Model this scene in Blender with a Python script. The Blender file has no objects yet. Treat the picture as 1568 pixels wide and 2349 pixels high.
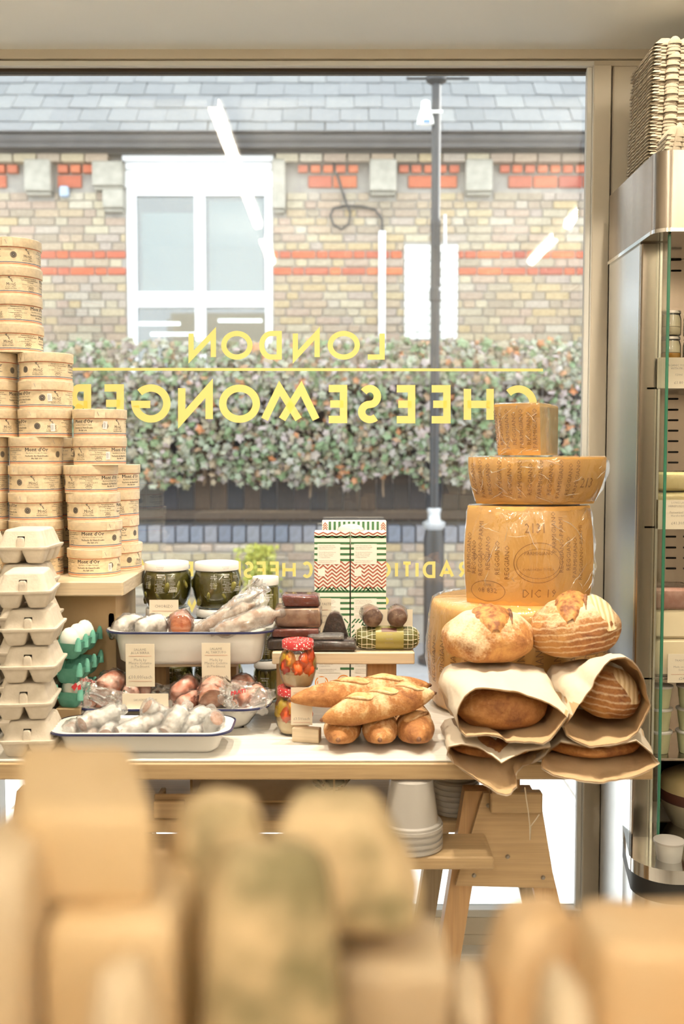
import bpy, math, random
from mathutils import Vector, Matrix, noise
from mathutils.geometry import tessellate_polygon
R = math.radians
random.seed(7)
sc = bpy.context.scene
col = sc.collection
PI = math.pi

# ------------------------------------------------------------------ camera
EYE, PITCH, FPX = 1.5, R(3.4), 2349 / 36 * 35
cam_data = bpy.data.cameras.new('camera')
cam_data.sensor_fit = 'VERTICAL'
cam_data.sensor_height = 36
cam_data.sensor_width = 24
cam_data.lens = 35
cam_data.clip_start = 0.02
cam_data.dof.use_dof = True
cam_data.dof.focus_distance = 2.36
cam_data.dof.aperture_fstop = 3.2
cam = bpy.data.objects.new('camera', cam_data)
cam.location = (0, 0, EYE)
cam.rotation_euler = (R(90) - PITCH, 0, 0)
col.objects.link(cam)
sc.camera = cam

# ------------------------------------------------------------------ sky, exposure
SKY = 1.5
world = bpy.data.worlds.new('overcast_sky')
sc.world = world
world.use_nodes = True
wn = world.node_tree
bg = wn.nodes['Background']
bg.inputs['Color'].default_value = (0.90, 0.96, 1.0, 1)
bg.inputs['Strength'].default_value = SKY
sun_d = bpy.data.lights.new('sun', 'SUN')
sun_d.energy = 4.2
sun_d.angle = R(35)
sun_d.color = (1.0, 0.97, 0.92)
sun = bpy.data.objects.new('sun', sun_d)
sun.rotation_euler = Vector((-.70, -.42, -.58)).to_track_quat('-Z', 'Y').to_euler()      # bright cloud high beyond the street, from the right
col.objects.link(sun)
LAMP = 30.0
LAMP_COL = (1.0, 0.86, 0.67)
SPOT_W = 62.0
SPOT_COL = (1.0, 0.87, 0.68)
vs = sc.view_settings
vs.view_transform = 'Standard'
vs.look = 'None'
vs.exposure = 1.3
vs.gamma = 1
vs.use_curve_mapping = False
cy = sc.cycles
cy.max_bounces = 10
cy.diffuse_bounces = 4
cy.glossy_bounces = 4
cy.transmission_bounces = 6
cy.transparent_max_bounces = 24
cy.caustics_reflective = False
cy.caustics_refractive = False
cy.sample_clamp_indirect = 6.0
cy.use_denoising = True

# ------------------------------------------------------------------ helpers
def at(px, py, Y):
    """World point at distance Y seen at that place of the photograph (1568 x 2349)."""
    u = (px - 784) / FPX
    v = -(py - 1174.5) / FPX
    c, s = math.cos(PITCH), math.sin(PITCH)
    d = Vector((u, c + s * v, -s + c * v))
    t = Y / d.y
    return Vector((d.x * t, Y, EYE + d.z * t))

def zat(py, Y): return at(784, py, Y).z
def xat(px, Y, py=1174): return at(px, py, Y).x

class MB:
    """Collects geometry; build() links it as one mesh object."""
    def __init__(s):
        s.v, s.f, s.mi, s.m, s.M = [], [], [], 0, None
    def add(s, vs_, fs, m=None):
        b = len(s.v)
        if s.M is not None:
            s.v.extend(s.M @ Vector(p) for p in vs_)
        else:
            s.v.extend(Vector(p) for p in vs_)
        m = s.m if m is None else m
        for f in fs:
            s.f.append([i + b for i in f]); s.mi.append(m)
        return s
    def box(s, x0, x1, y0, y1, z0, z1, b=0.0, m=None):
        x0, x1 = min(x0, x1), max(x0, x1); y0, y1 = min(y0, y1), max(y0, y1); z0, z1 = min(z0, z1), max(z0, z1)
        if b <= 0:
            v = [(x, y, z) for z in (z0, z1) for y in (y0, y1) for x in (x0, x1)]
            return s.add(v, [(0, 2, 3, 1), (4, 5, 7, 6), (0, 1, 5, 4), (2, 6, 7, 3), (0, 4, 6, 2), (1, 3, 7, 5)], m)
        b = min(b, (x1 - x0) * .45, (y1 - y0) * .45, (z1 - z0) * .45)
        idx, v = {}, []
        for i, x in enumerate((x0, x1)):
            for j, y in enumerate((y0, y1)):
                for k, z in enumerate((z0, z1)):
                    dx, dy, dz = (b if i == 0 else -b), (b if j == 0 else -b), (b if k == 0 else -b)
                    for a, p in enumerate(((x, y + dy, z + dz), (x + dx, y, z + dz), (x + dx, y + dy, z))):
                        idx[(i, j, k, a)] = len(v); v.append(p)
        g = lambda i, j, k, a: idx[(i, j, k, a)]
        F = []
        F.append([g(0, 0, 0, 0), g(0, 0, 1, 0), g(0, 1, 1, 0), g(0, 1, 0, 0)])
        F.append([g(1, 0, 0, 0), g(1, 1, 0, 0), g(1, 1, 1, 0), g(1, 0, 1, 0)])
        F.append([g(0, 0, 0, 1), g(1, 0, 0, 1), g(1, 0, 1, 1), g(0, 0, 1, 1)])
        F.append([g(0, 1, 0, 1), g(0, 1, 1, 1), g(1, 1, 1, 1), g(1, 1, 0, 1)])
        F.append([g(0, 0, 0, 2), g(0, 1, 0, 2), g(1, 1, 0, 2), g(1, 0, 0, 2)])
        F.append([g(0, 0, 1, 2), g(1, 0, 1, 2), g(1, 1, 1, 2), g(0, 1, 1, 2)])
        for j in (0, 1):
            for k in (0, 1):
                F.append([g(0, j, k, 1), g(1, j, k, 1), g(1, j, k, 2), g(0, j, k, 2)])
        for i in (0, 1):
            for k in (0, 1):
                F.append([g(i, 0, k, 0), g(i, 1, k, 0), g(i, 1, k, 2), g(i, 0, k, 2)])
            for j in (0, 1):
                F.append([g(i, j, 0, 0), g(i, j, 1, 0), g(i, j, 1, 1), g(i, j, 0, 1)])
        for i in (0, 1):
            for j in (0, 1):
                for k in (0, 1):
                    F.append([g(i, j, k, 0), g(i, j, k, 1), g(i, j, k, 2)])
        return s.add(v, F, m)
    def loft(s, rings, cap0=True, cap1=True, closed=True, m=None, ms=None):
        n = len(rings[0]); v = [p for r in rings for p in r]; F = []; mm = []
        for i in range(len(rings) - 1):
            for j in range(n if closed else n - 1):
                k = (j + 1) % n
                F.append([i * n + j, i * n + k, (i + 1) * n + k, (i + 1) * n + j])
                mm.append(ms[i] if ms else None)
        if cap0: F.append(list(range(n))[::-1]); mm.append(ms[0] if ms else None)
        if cap1: F.append([(len(rings) - 1) * n + j for j in range(n)]); mm.append(ms[-1] if ms else None)
        b = len(s.f)
        s.add(v, F, m)
        if ms:
            for i, q in enumerate(mm):
                s.mi[b + i] = q
        return s
    def lathe(s, prof, n=24, c=(0, 0, 0), sx=1, sy=1, cap0=True, cap1=True, m=None, ms=None, a0=0):
        rings = [[(c[0] + r * sx * math.cos(a0 + 2 * PI * j / n), c[1] + r * sy * math.sin(a0 + 2 * PI * j / n), c[2] + z) for j in range(n)] for r, z in prof]
        return s.loft(rings, cap0, cap1, True, m, ms)
    def tube(s, pts, rad, n=8, cap=True, m=None, squash=1.0):
        pts = [Vector(p) for p in pts]; rings = []
        if not isinstance(rad, (list, tuple)): rad = [rad] * len(pts)
        up = Vector((0, 0, 1)); prev = None
        for i, p in enumerate(pts):
            t = (pts[min(i + 1, len(pts) - 1)] - pts[max(i - 1, 0)]).normalized()
            if prev is None:
                a = t.cross(up)
                if a.length < 1e-3: a = t.cross(Vector((0, 1, 0)))
            else:
                a = prev - t * prev.dot(t)
            a.normalize(); prev = a
            b = a.cross(t)
            rings.append([p + (a * math.cos(2 * PI * j / n) + b * math.sin(2 * PI * j / n) * squash) * rad[i] for j in range(n)])
        return s.loft(rings, cap, cap, True, m)
    def prism(s, poly, d, frame=None, holes=(), m=None, mside=None):
        """poly (2D) extruded by d; frame = (origin, ux, uy, un)."""
        o, ux, uy, un = frame or (Vector((0, 0, 0)), Vector((1, 0, 0)), Vector((0, 0, 1)), Vector((0, 1, 0)))
        loops = [[(p[0], p[1], 0) for p in L] for L in [poly, *holes]]
        tris = tessellate_polygon([[Vector(p) for p in L] for L in loops])
        flat = [p for L in loops for p in L]
        n = len(flat)
        v = [o + ux * p[0] + uy * p[1] for p in flat] + [o + ux * p[0] + uy * p[1] + un * d for p in flat]
        F = [list(t) for t in tris]
        if d: F += [[i + n for i in t][::-1] for t in tris]
        s.add(v, F, m)
        if d:
            S = []; k = 0
            for L in loops:
                q = len(L)
                for i in range(q):
                    S.append([k + i, k + (i + 1) % q, k + (i + 1) % q + n, k + i + n])
                k += q
            s.add(v, S, m if mside is None else mside)
        return s
    def build(s, name, mats, parent=None, smooth=35, loc=None, rz=None, fix=True):
        me = bpy.data.meshes.new(name)
        me.from_pydata([tuple(p) for p in s.v], [], s.f)
        if not isinstance(mats, (list, tuple)): mats = [mats]
        for q in mats: me.materials.append(q)
        if len(mats) > 1: me.polygons.foreach_set('material_index', s.mi)
        if fix:
            import bmesh
            bm = bmesh.new(); bm.from_mesh(me)
            bmesh.ops.recalc_face_normals(bm, faces=bm.faces)
            bm.to_mesh(me); bm.free()
        if smooth:
            me.polygons.foreach_set('use_smooth', [True] * len(me.polygons))
            if smooth < 180: me.set_sharp_from_angle(angle=R(smooth))
        o = bpy.data.objects.new(name, me)
        col.objects.link(o)
        if parent: o.parent = parent
        if loc: o.location = loc
        if rz is not None: o.rotation_euler[2] = rz
        return o

def tag(o, label=None, cat=None, group=None, kind=None):
    if label: o['label'] = label
    if cat: o['category'] = cat
    if group: o['group'] = group
    if kind: o['kind'] = kind
    return o

def thing(name, label, cat, loc=(0, 0, 0), rz=0, group=None):
    o = bpy.data.objects.new(name, None)
    o.empty_display_size = .02
    col.objects.link(o)
    o.location = loc
    o.rotation_euler[2] = rz
    return tag(o, label, cat, group)

def copy_tree(o, parent=None):
    c = o.copy(); col.objects.link(c)
    if parent: c.parent = parent
    for ch in list(o.children): copy_tree(ch, c)
    return c

def dup(o, label, loc, rz=None, group=None):
    c = copy_tree(o)
    c.location = loc
    if rz is not None: c.rotation_euler[2] = rz
    c['label'] = label
    if group: c['group'] = group
    return c

_txt = {}
def text_geo(s_, bold=0.0, align='CENTER', space=1.0):
    """Letters of the built-in font as (verts, faces), one unit high lines, baseline y = 0."""
    k = (s_, bold, align, space)
    if k not in _txt:
        cu = bpy.data.curves.new('t', 'FONT')
        cu.body = s_; cu.size = 1; cu.resolution_u = 1; cu.offset = bold; cu.align_x = align; cu.space_character = space
        o = bpy.data.objects.new('t', cu)
        me = bpy.data.meshes.new_from_object(o)
        _txt[k] = ([tuple(p.co) for p in me.vertices], [list(p.vertices) for p in me.polygons])
        bpy.data.objects.remove(o); bpy.data.meshes.remove(me); bpy.data.curves.remove(cu)
    return _txt[k]

def put_text(mb, s_, size, fn, m=None, bold=0.0, align='CENTER', sx=1.0, space=1.0):
    """fn(u, v) -> 3D point; u along the line, v up, in metres."""
    v, f = text_geo(s_, bold, align, space)
    mb.add([fn(p[0] * size * sx, p[1] * size) for p in v], f, m)

def circ(cx, cy, rx, ry=None, n=24, a0=0, a1=2 * PI):
    ry = rx if ry is None else ry
    full = abs(a1 - a0 - 2 * PI) < 1e-6
    k = n if full else n + 1
    return [(cx + rx * math.cos(a0 + (a1 - a0) * i / n), cy + ry * math.sin(a0 + (a1 - a0) * i / n)) for i in range(k)]

def stroke(mb, pts, w, fn, closed=False, m=None):
    """A flat line of width w through 2D pts, mitred."""
    P = [Vector((p[0], p[1])) for p in pts]; n = len(P); L = []
    for i in range(n):
        a = P[(i - 1) % n] if (closed or i > 0) else None
        b = P[(i + 1) % n] if (closed or i < n - 1) else None
        d1 = (P[i] - a).normalized() if a is not None else None
        d2 = (b - P[i]).normalized() if b is not None else None
        if d1 is None: d1 = d2
        if d2 is None: d2 = d1
        n1, n2 = Vector((-d1.y, d1.x)), Vector((-d2.y, d2.x))
        mi = n1 + n2
        if mi.length < 1e-4: mi = n1
        mi.normalize()
        k = w / 2 / max(mi.dot(n1), 0.35)
        L.append((P[i] + mi * k, P[i] - mi * k))
    v, F = [], []
    for a, b in L:
        v.append(fn(a.x, a.y)); v.append(fn(b.x, b.y))
    for i in range(n if closed else n - 1):
        j = (i + 1) % n
        F.append([2 * i, 2 * j, 2 * j + 1, 2 * i + 1])
    mb.add(v, F, m)

def blob(mb, rx, ry, rz, nu=36, nv=22, amp=0.0, freq=3.0, p=2.0, fn=None, seed=0.0, c=(0, 0, 0), flat=0.0, m=None):
    """A closed lump: superellipsoid with noise; fn(d, r) may change the radius factor; flat cuts the underside."""
    rows = []
    e = 2.0 / p
    sp = lambda t: math.copysign(abs(t) ** e, t)
    for i in range(nv + 1):
        th = -PI / 2 + PI * i / nv
        row = []
        for j in range(nu):
            ph = 2 * PI * j / nu
            d = Vector((sp(math.cos(th)) * sp(math.cos(ph)), sp(math.cos(th)) * sp(math.sin(ph)), sp(math.sin(th))))
            r = 1 + amp * noise.noise(d * freq + Vector((seed, seed * 1.7, seed * .3)))
            q = fn(d) if fn else Vector((0, 0, 0))
            P = Vector((d.x * rx * r, d.y * ry * r, d.z * rz * r)) + q
            if flat and P.z < -rz * flat: P.z = -rz * flat + (P.z + rz * flat) * .12
            row.append(P + Vector(c))
        rows.append(row)
    bot, top = rows[0][0], rows[-1][0]
    v = [bot] + [p_ for r_ in rows[1:-1] for p_ in r_] + [top]
    F = []
    for j in range(nu):
        F.append([0, 1 + (j + 1) % nu, 1 + j])
    for i in range(nv - 2):
        for j in range(nu):
            k = (j + 1) % nu
            F.append([1 + i * nu + j, 1 + i * nu + k, 1 + (i + 1) * nu + k, 1 + (i + 1) * nu + j])
    t = len(v) - 1; b = 1 + (nv - 2) * nu
    for j in range(nu):
        F.append([b + j, b + (j + 1) % nu, t])
    mb.add(v, F, m)

def rrect(x0, x1, y0, y1, r, n=4):
    """Rounded rectangle outline, counter-clockwise."""
    P = []
    for cx, cy, a in ((x1 - r, y1 - r, 0), (x0 + r, y1 - r, 90), (x0 + r, y0 + r, 180), (x1 - r, y0 + r, 270)):
        for i in range(n + 1):
            t = R(a + 90 * i / n); P.append((cx + r * math.cos(t), cy + r * math.sin(t)))
    return P

# ------------------------------------------------------------------ materials
def nodes(name):
    m = bpy.data.materials.new(name); m.use_nodes = True
    nt = m.node_tree; nt.nodes.clear()
    out = nt.nodes.new('ShaderNodeOutputMaterial')
    return m, nt, out

def N(nt, typ, ins=None, **kw):
    n = nt.nodes.new('ShaderNode' + typ)
    for k, v in kw.items(): setattr(n, k, v)
    for k, v in (ins or {}).items():
        if isinstance(v, bpy.types.NodeSocket): nt.links.new(v, n.inputs[k])
        else: n.inputs[k].default_value = (*v, 1) if isinstance(v, tuple) and len(v) == 3 and n.inputs[k].type == 'RGBA' else v
    return n

def coords(nt, scale=(1, 1, 1), rand=True):
    tc = N(nt, 'TexCoord')
    vec = tc.outputs['Object']
    if rand:
        oi = N(nt, 'ObjectInfo')
        mu = N(nt, 'Math', {0: oi.outputs['Random'], 1: 37.0}, operation='MULTIPLY')
        ad = N(nt, 'VectorMath', {0: vec, 1: mu.outputs[0]}, operation='ADD')
        vec = ad.outputs[0]
    mp = N(nt, 'Mapping', {'Vector': vec, 'Scale': scale})
    return mp.outputs[0]

def ramp(nt, fac, stops):
    r = N(nt, 'ValToRGB', {'Fac': fac})
    e = r.color_ramp.elements
    while len(e) < len(stops): e.new(.5)
    for q, (p, c) in zip(e, stops):
        q.position = p; q.color = (*c, 1)
    return r.outputs[0]

def noise_tex(nt, vec, scale, detail=4, rough=.55, dist=0.0):
    return N(nt, 'TexNoise', {'Vector': vec, 'Scale': scale, 'Detail': detail, 'Roughness': rough, 'Distortion': dist})

def princ(nt, out, colr, rough=.5, metal=0.0, bump=None, bstr=.2, bdist=.002, **kw):
    p = N(nt, 'BsdfPrincipled', {'Base Color': colr, 'Roughness': rough, 'Metallic': metal})
    for k, v in kw.items(): p.inputs[k].default_value = v
    if bump is not None:
        b = N(nt, 'Bump', {'Height': bump, 'Strength': bstr, 'Distance': bdist})
        nt.links.new(b.outputs[0], p.inputs['Normal'])
    nt.links.new(p.outputs[0], out.inputs[0])
    return p

def plain(name, c, rough=.5, metal=0.0, c2=None, scale=12, stretch=(1, 1, 1), bump=0.0, bscale=60, pos=(.35, .65), **kw):
    m, nt, out = nodes(name)
    vec = coords(nt, stretch)
    colr = c
    if c2:
        colr = ramp(nt, noise_tex(nt, vec, scale).outputs[0], [(pos[0], c), (pos[1], c2)])
    bm = noise_tex(nt, vec, bscale, 3).outputs[0] if bump else None
    princ(nt, out, colr, rough, metal, bm, bump, **kw)
    return m

def wood(name, c, c2, axis=0, scale=6, rough=.5, ring=9):
    m, nt, out = nodes(name)
    st = [14.0, 14.0, 14.0]; st[axis] = 1.0
    vec = coords(nt, tuple(st))
    n1 = noise_tex(nt, vec, scale, 5, .6, 1.2)
    st2 = [60.0, 60.0, 60.0]; st2[axis] = 1.5
    n2 = noise_tex(nt, coords(nt, tuple(st2)), scale, 3)
    a = ramp(nt, n1.outputs[0], [(.3, c), (.7, c2)])
    b = ramp(nt, n2.outputs[0], [(.35, (.80, .80, .80)), (.65, (1, 1, 1))])
    mx = N(nt, 'MixRGB', {'Fac': .8, 'Color1': a, 'Color2': b}, blend_type='MULTIPLY')
    princ(nt, out, mx.outputs[0], rough, 0, n2.outputs[0], .15)
    return m

def glassy(name, tint=(1, 1, 1), refl=.06, bump=0.0, bscale=20, rough=.02, milky=0.0, milk=(1, 1, 1), fres=True, stretch=(1, 1, 1), fmax=.9):
    """Thin clear sheet: see-through, mirror-like by Fresnel, optionally crinkled and milky."""
    m, nt, out = nodes(name)
    tr = N(nt, 'BsdfTransparent', {'Color': tint})
    gl = N(nt, 'BsdfGlossy', {'Color': (1, 1, 1), 'Roughness': rough})
    nrm = None
    if bump:
        nz = noise_tex(nt, coords(nt, stretch), bscale, 3, .5, 1.5)
        bp = N(nt, 'Bump', {'Height': nz.outputs[0], 'Strength': bump, 'Distance': .01})
        nrm = bp.outputs[0]
        nt.links.new(nrm, gl.inputs['Normal'])
    if fres:
        lw = N(nt, 'LayerWeight', {'Blend': .25})
        if nrm: nt.links.new(nrm, lw.inputs['Normal'])
        fac = N(nt, 'MapRange', {'Value': lw.outputs['Fresnel'], 'From Min': 0, 'From Max': 1, 'To Min': refl * .6, 'To Max': fmax}).outputs[0]
    else:
        fac = refl
    base = tr
    if milky:
        df = N(nt, 'BsdfTranslucent', {'Color': milk})
        d2 = N(nt, 'BsdfDiffuse', {'Color': milk})
        dm = N(nt, 'MixShader', {0: .5}); nt.links.new(df.outputs[0], dm.inputs[1]); nt.links.new(d2.outputs[0], dm.inputs[2])
        mm = N(nt, 'MixShader', {0: milky}); nt.links.new(tr.outputs[0], mm.inputs[1]); nt.links.new(dm.outputs[0], mm.inputs[2])
        base = mm
    mx = N(nt, 'MixShader', {0: fac})
    nt.links.new(base.outputs[0], mx.inputs[1]); nt.links.new(gl.outputs[0], mx.inputs[2])
    nt.links.new(mx.outputs[0], out.inputs[0])
    return m

def paperlike(name, c, trans=.3, c2=None, scale=8, bump=0.0, bscale=14):
    m, nt, out = nodes(name)
    vec = coords(nt)
    colr = c
    d = N(nt, 'BsdfDiffuse'); t = N(nt, 'BsdfTranslucent')
    if c2:
        colr = ramp(nt, noise_tex(nt, vec, scale).outputs[0], [(.35, c), (.65, c2)])
        nt.links.new(colr, d.inputs[0]); nt.links.new(colr, t.inputs[0])
    else:
        d.inputs[0].default_value = (*c, 1); t.inputs[0].default_value = (*c, 1)
    if bump:
        b = N(nt, 'Bump', {'Height': noise_tex(nt, vec, bscale, 3).outputs[0], 'Strength': bump, 'Distance': .01})
        nt.links.new(b.outputs[0], d.inputs['Normal'])
    mx = N(nt, 'MixShader', {0: trans})
    nt.links.new(d.outputs[0], mx.inputs[1]); nt.links.new(t.outputs[0], mx.inputs[2]); nt.links.new(mx.outputs[0], out.inputs[0])
    return m

def pieces(name, stops, rough=.8, bump=.3, bscale=40):
    """Colour picked at random per loose piece and per object: bricks, slates, leaves."""
    m, nt, out = nodes(name)
    g = N(nt, 'NewGeometry'); oi = N(nt, 'ObjectInfo')
    ad = N(nt, 'Math', {0: g.outputs['Random Per Island'], 1: oi.outputs['Random']}, operation='ADD')
    fr = N(nt, 'Math', {0: ad.outputs[0]}, operation='FRACT')
    a = ramp(nt, fr.outputs[0], stops)
    tc = N(nt, 'TexCoord')
    nz = noise_tex(nt, tc.outputs['Object'], bscale, 4)
    b = ramp(nt, nz.outputs[0], [(.3, (.78, .76, .74)), (.65, (1.05, 1.05, 1.05))])
    mx = N(nt, 'MixRGB', {'Fac': 1, 'Color1': a, 'Color2': b}, blend_type='MULTIPLY')
    princ(nt, out, mx.outputs[0], rough, 0, nz.outputs[0], bump)
    return m

def emit(name, c, s_):
    m, nt, out = nodes(name)
    e = N(nt, 'Emission', {'Color': c, 'Strength': s_}); nt.links.new(e.outputs[0], out.inputs[0])
    return m
# ------------------------------------------------------------------ shared materials
M = {}
M['cream'] = plain('cream_paint', (.70, .635, .52), .45, c2=(.73, .665, .55), scale=3, bump=.05, bscale=30)
M['white_paint'] = plain('white_paint', (.80, .80, .77), .5)
M['plaster'] = plain('white_plaster', (.86, .895, .90), .8, c2=(.88, .91, .92), scale=2)
M['warm_wall'] = plain('pale_wall', (.74, .70, .63), .7, c2=(.70, .66, .58), scale=2)
M['floor'] = plain('grey_floor', (.56, .53, .48), .45, c2=(.50, .47, .42), scale=5)
M['dark_gap'] = plain('dark_gap', (.06, .045, .03), .8)
M['glass'] = glassy('window_glass', (.985, .995, .99), .065, fres=True)
M['vinyl'] = paperlike('yellow_vinyl', (1.0, .82, .26), .6)
M['mortar'] = plain('mortar', (.28, .26, .24), .9, c2=(.34, .32, .29), scale=9, bump=.3)
M['brick'] = pieces('stock_brick', [(0, (0.404, 0.332, 0.209)), (.2, (0.383, 0.289, 0.231)), (.38, (0.303, 0.253, 0.194)), (.55, (0.447, 0.397, 0.296)), (.72, (0.411, 0.318, 0.187)), (.87, (0.347, 0.289, 0.253)), (1, (0.462, 0.419, 0.332))])
M['red_brick'] = pieces('red_brick', [(0, (0.492, 0.123, 0.057)), (.4, (0.410, 0.115, 0.074)), (.7, (0.541, 0.164, 0.074)), (1, (0.344, 0.090, 0.066))])
M['white_brick'] = plain('white_painted_brick', (.82, .84, .82), .6, c2=(.76, .80, .78), scale=20, bump=.2)
M['blue_brick'] = pieces('blue_brick', [(0, (0.144, 0.173, 0.231)), (.4, (0.187, 0.209, 0.260)), (.7, (0.260, 0.260, 0.289)), (1, (0.130, 0.158, 0.216))])
M['stone'] = plain('weathered_stone', (0.302, 0.288, 0.245), .9, c2=(0.389, 0.367, 0.317), scale=14, bump=.4)
M['slate'] = pieces('slate', [(0, (0.132, 0.143, 0.153)), (.3, (0.168, 0.178, 0.188)), (.6, (0.148, 0.157, 0.168)), (.85, (0.188, 0.198, 0.203)), (1, (0.122, 0.132, 0.143))], .85)
M['gutter'] = plain('dark_gutter', (.035, .033, .034), .45, c2=(.055, .05, .05), scale=5)
M['black_iron'] = plain('black_iron', (.03, .03, .032), .4)
M['upvc'] = plain('white_window_plastic', (.85, .87, .9), .35)
M['pane_far'] = glassy('far_pane', (.62, .68, .68), .22)
M['dark_room'] = plain('dim_room', (.24, .26, .27), .9)
M['blind'] = plain('pale_blind', (.70, .75, .74), .8)
M['paving'] = pieces('pale_paving', [(0, (.60, .60, .60)), (.5, (.68, .68, .67)), (1, (.54, .55, .56))], .8, .2, 14)
M['asphalt'] = plain('asphalt', (.20, .20, .21), .9, c2=(.26, .26, .27), scale=30, bump=.3)
M['leaf'] = pieces('ivy_leaf', [(0, (.13, .20, .09)), (.2, (.20, .27, .15)), (.36, (.30, .31, .26)), (.52, (.36, .29, .29)), (.68, (.20, .19, .11)), (.82, (.33, .36, .28)), (.94, (.30, .20, .12)), (1, (.50, .20, .08))], .5, .1)
M['stem'] = plain('twig', (.25, .18, .12), .8)
M['fence'] = pieces('dark_fence', [(0, (0.036, 0.040, 0.048)), (.35, (0.056, 0.048, 0.044)), (.7, (0.088, 0.060, 0.040)), (1, (0.040, 0.044, 0.056))], .7)
M['silver'] = plain('silver_paint', (.55, .57, .60), .35, .6)

def struct(name, mb, m, parent=None, smooth=35):
    o = mb.build(name, m, parent, smooth)
    if parent is None: o['kind'] = 'structure'
    return o

# ------------------------------------------------------------------ the shop's shell
GY = 2.62                                   # the pane
FY = 2.585                                  # face of the window frame
Z_SOFF = zat(113, FY)
Z_HEAD = zat(148, FY)
Z_SILL = zat(2088, 2.59)
XJ = xat(1348, FY)                          # inner edge of the right jamb
XJ2 = xat(1390, FY)
XL = xat(-3, GY)
struct('floor', MB().box(-2.7, 2.7, -5, 2.72, -.1, 0), M['floor'])
struct('ceiling', MB().box(-2.7, 2.7, -5.1, 2.4, 3.6, 3.7), M['plaster'])
s_ = MB(); s_.box(-2.7, 2.7, 2.30, 2.66, Z_SOFF, Z_SOFF + .1); s_.box(-2.7, 2.7, 2.30, 2.36, Z_SOFF + .1, 3.6)
struct('ceiling_front', s_, M['plaster'])
struct('wall_left', MB().box(-2.75, -2.65, -5, 2.72, 0, 3.6), M['warm_wall'])
struct('wall_right', MB().box(2.65, 2.75, -5, 2.72, 0, 3.6), M['warm_wall'])
struct('wall_back', MB().box(-2.7, 2.7, -5.1, -5, 0, 3.6), M['warm_wall'])
w = MB()
w.box(-2.7, XL - .06, FY + .01, 2.66, 0, Z_SOFF); w.box(1.0, 2.7, FY + .01, 2.66, 0, Z_SOFF)
w.box(-2.7, 2.7, FY + .03, 2.66, Z_SOFF + .1, 3.7)
struct('wall_front', w, M['cream'])
# frame of the shop window
win = bpy.data.objects.new('window_1', None); col.objects.link(win); win['kind'] = 'structure'
b = MB(); b.box(XL - .06, 1.0, FY, 2.655, zat(134, FY), Z_SOFF); b.box(XL - .06, 1.0, FY + .008, 2.655, Z_HEAD, zat(134, FY) - .002)
struct('head_frame', b, M['cream'], win)
b = MB(); b.box(XL, XJ, FY + .004, GY - .012, Z_HEAD - .001, Z_HEAD + .01); struct('head_reveal', b, M['white_paint'], win)
zb = zat(158, GY - .02)
b = MB(); b.box(XL, XJ + .03, GY - .010, GY + .02, zb - .003, Z_HEAD + .01, 0); struct('glazing_bead', b, M['dark_gap'], win)
b = MB(); b.box(XJ, XJ2 - .004, FY, 2.655, 0, Z_HEAD, .002); struct('jamb', b, M['cream'], win)
b = MB(); b.box(XJ - .0015, XJ + .01, FY + .004, GY - .003, Z_SILL, Z_HEAD); struct('jamb_reveal', b, M['white_paint'], win)
b = MB(); b.box(XJ - .015, XJ - .0016, FY + .012, GY - .003, Z_SILL, Z_HEAD - .001, .002); struct('glazing_bead', b, M['white_paint'], win)
b = MB(); b.box(XL - .05, XL, FY, 2.655, 0, Z_HEAD); struct('jamb', b, M['white_paint'], win)
b = MB(); b.box(XL, XJ, FY + .005, GY + .03, Z_SILL - .02, Z_SILL, .002); struct('window_sill', b, M['white_paint'], win)
zr = zat(2190, FY - .04)
b = MB(); b.box(XL, XJ, FY + .012, 2.655, zr, Z_SILL - .02); struct('bottom_rail', b, M['cream'], win)
b = MB(); b.box(XL, XJ, FY + .004, FY + .012, Z_SILL - .032, Z_SILL - .02); struct('bead', b, M['cream'], win)
b = MB(); b.box(XL, XJ, FY + .007, FY + .012, zr + .025, zr + .03); struct('bead', b, M['cream'], win)
b = MB(); b.box(XL, XJ, FY - .04, 2.655, zr - .02, zr, .003); struct('ledge', b, M['white_paint'], win)
b = MB(); b.box(XL, XJ, FY - .035, 2.655, 0, zr - .02); struct('stall_riser', b, M['cream'], win)
b = MB(); b.box(XL - .02, XJ + .02, GY, GY + .008, Z_SILL, zb); struct('pane', b, M['glass'], win, 0)
# cream panelling right of the window, behind the cabinet
t = MB(); t.box(XJ2 + .003, 1.0, FY + .012, 2.655, 0, Z_HEAD + .008, .003)
struct('trim_1', t, M['cream'])
t = MB(); t.box(XJ2 - .004, XJ2 + .004, FY + .03, 2.655, 0, Z_HEAD + .02); struct('trim_2', t, M['dark_gap'])

# shelving along the back wall, only seen mirrored
M['brown_wood'] = wood('brown_shelf_wood', (.22, .12, .06), (.30, .17, .09), 0, 2, .5)
sv = thing('wall_shelving', 'brown wooden shelving along the wall facing the window, seen only in reflections', 'shelving', (0, -4.7, 0))
for z in (.3, .75, 1.2, 1.65, 2.1):
    MB().box(-2.3, 2.3, -.2, .2, z, z + .04, .003).build('shelf', M['brown_wood'], sv)
for x in (-2.3, -1.15, 0, 1.15, 2.3):
    MB().box(x - .02, x + .02, -.19, .19, 0, .299).build('foot', M['brown_wood'], sv)
    MB().box(x - .02, x + .02, .2002, .24, 0, 2.2, .003).build('upright', M['brown_wood'], sv)
MB().box(-2.3, 2.3, -.22, -.2002, 0, 2.2).build('back_panel', M['brown_wood'], sv)

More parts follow.
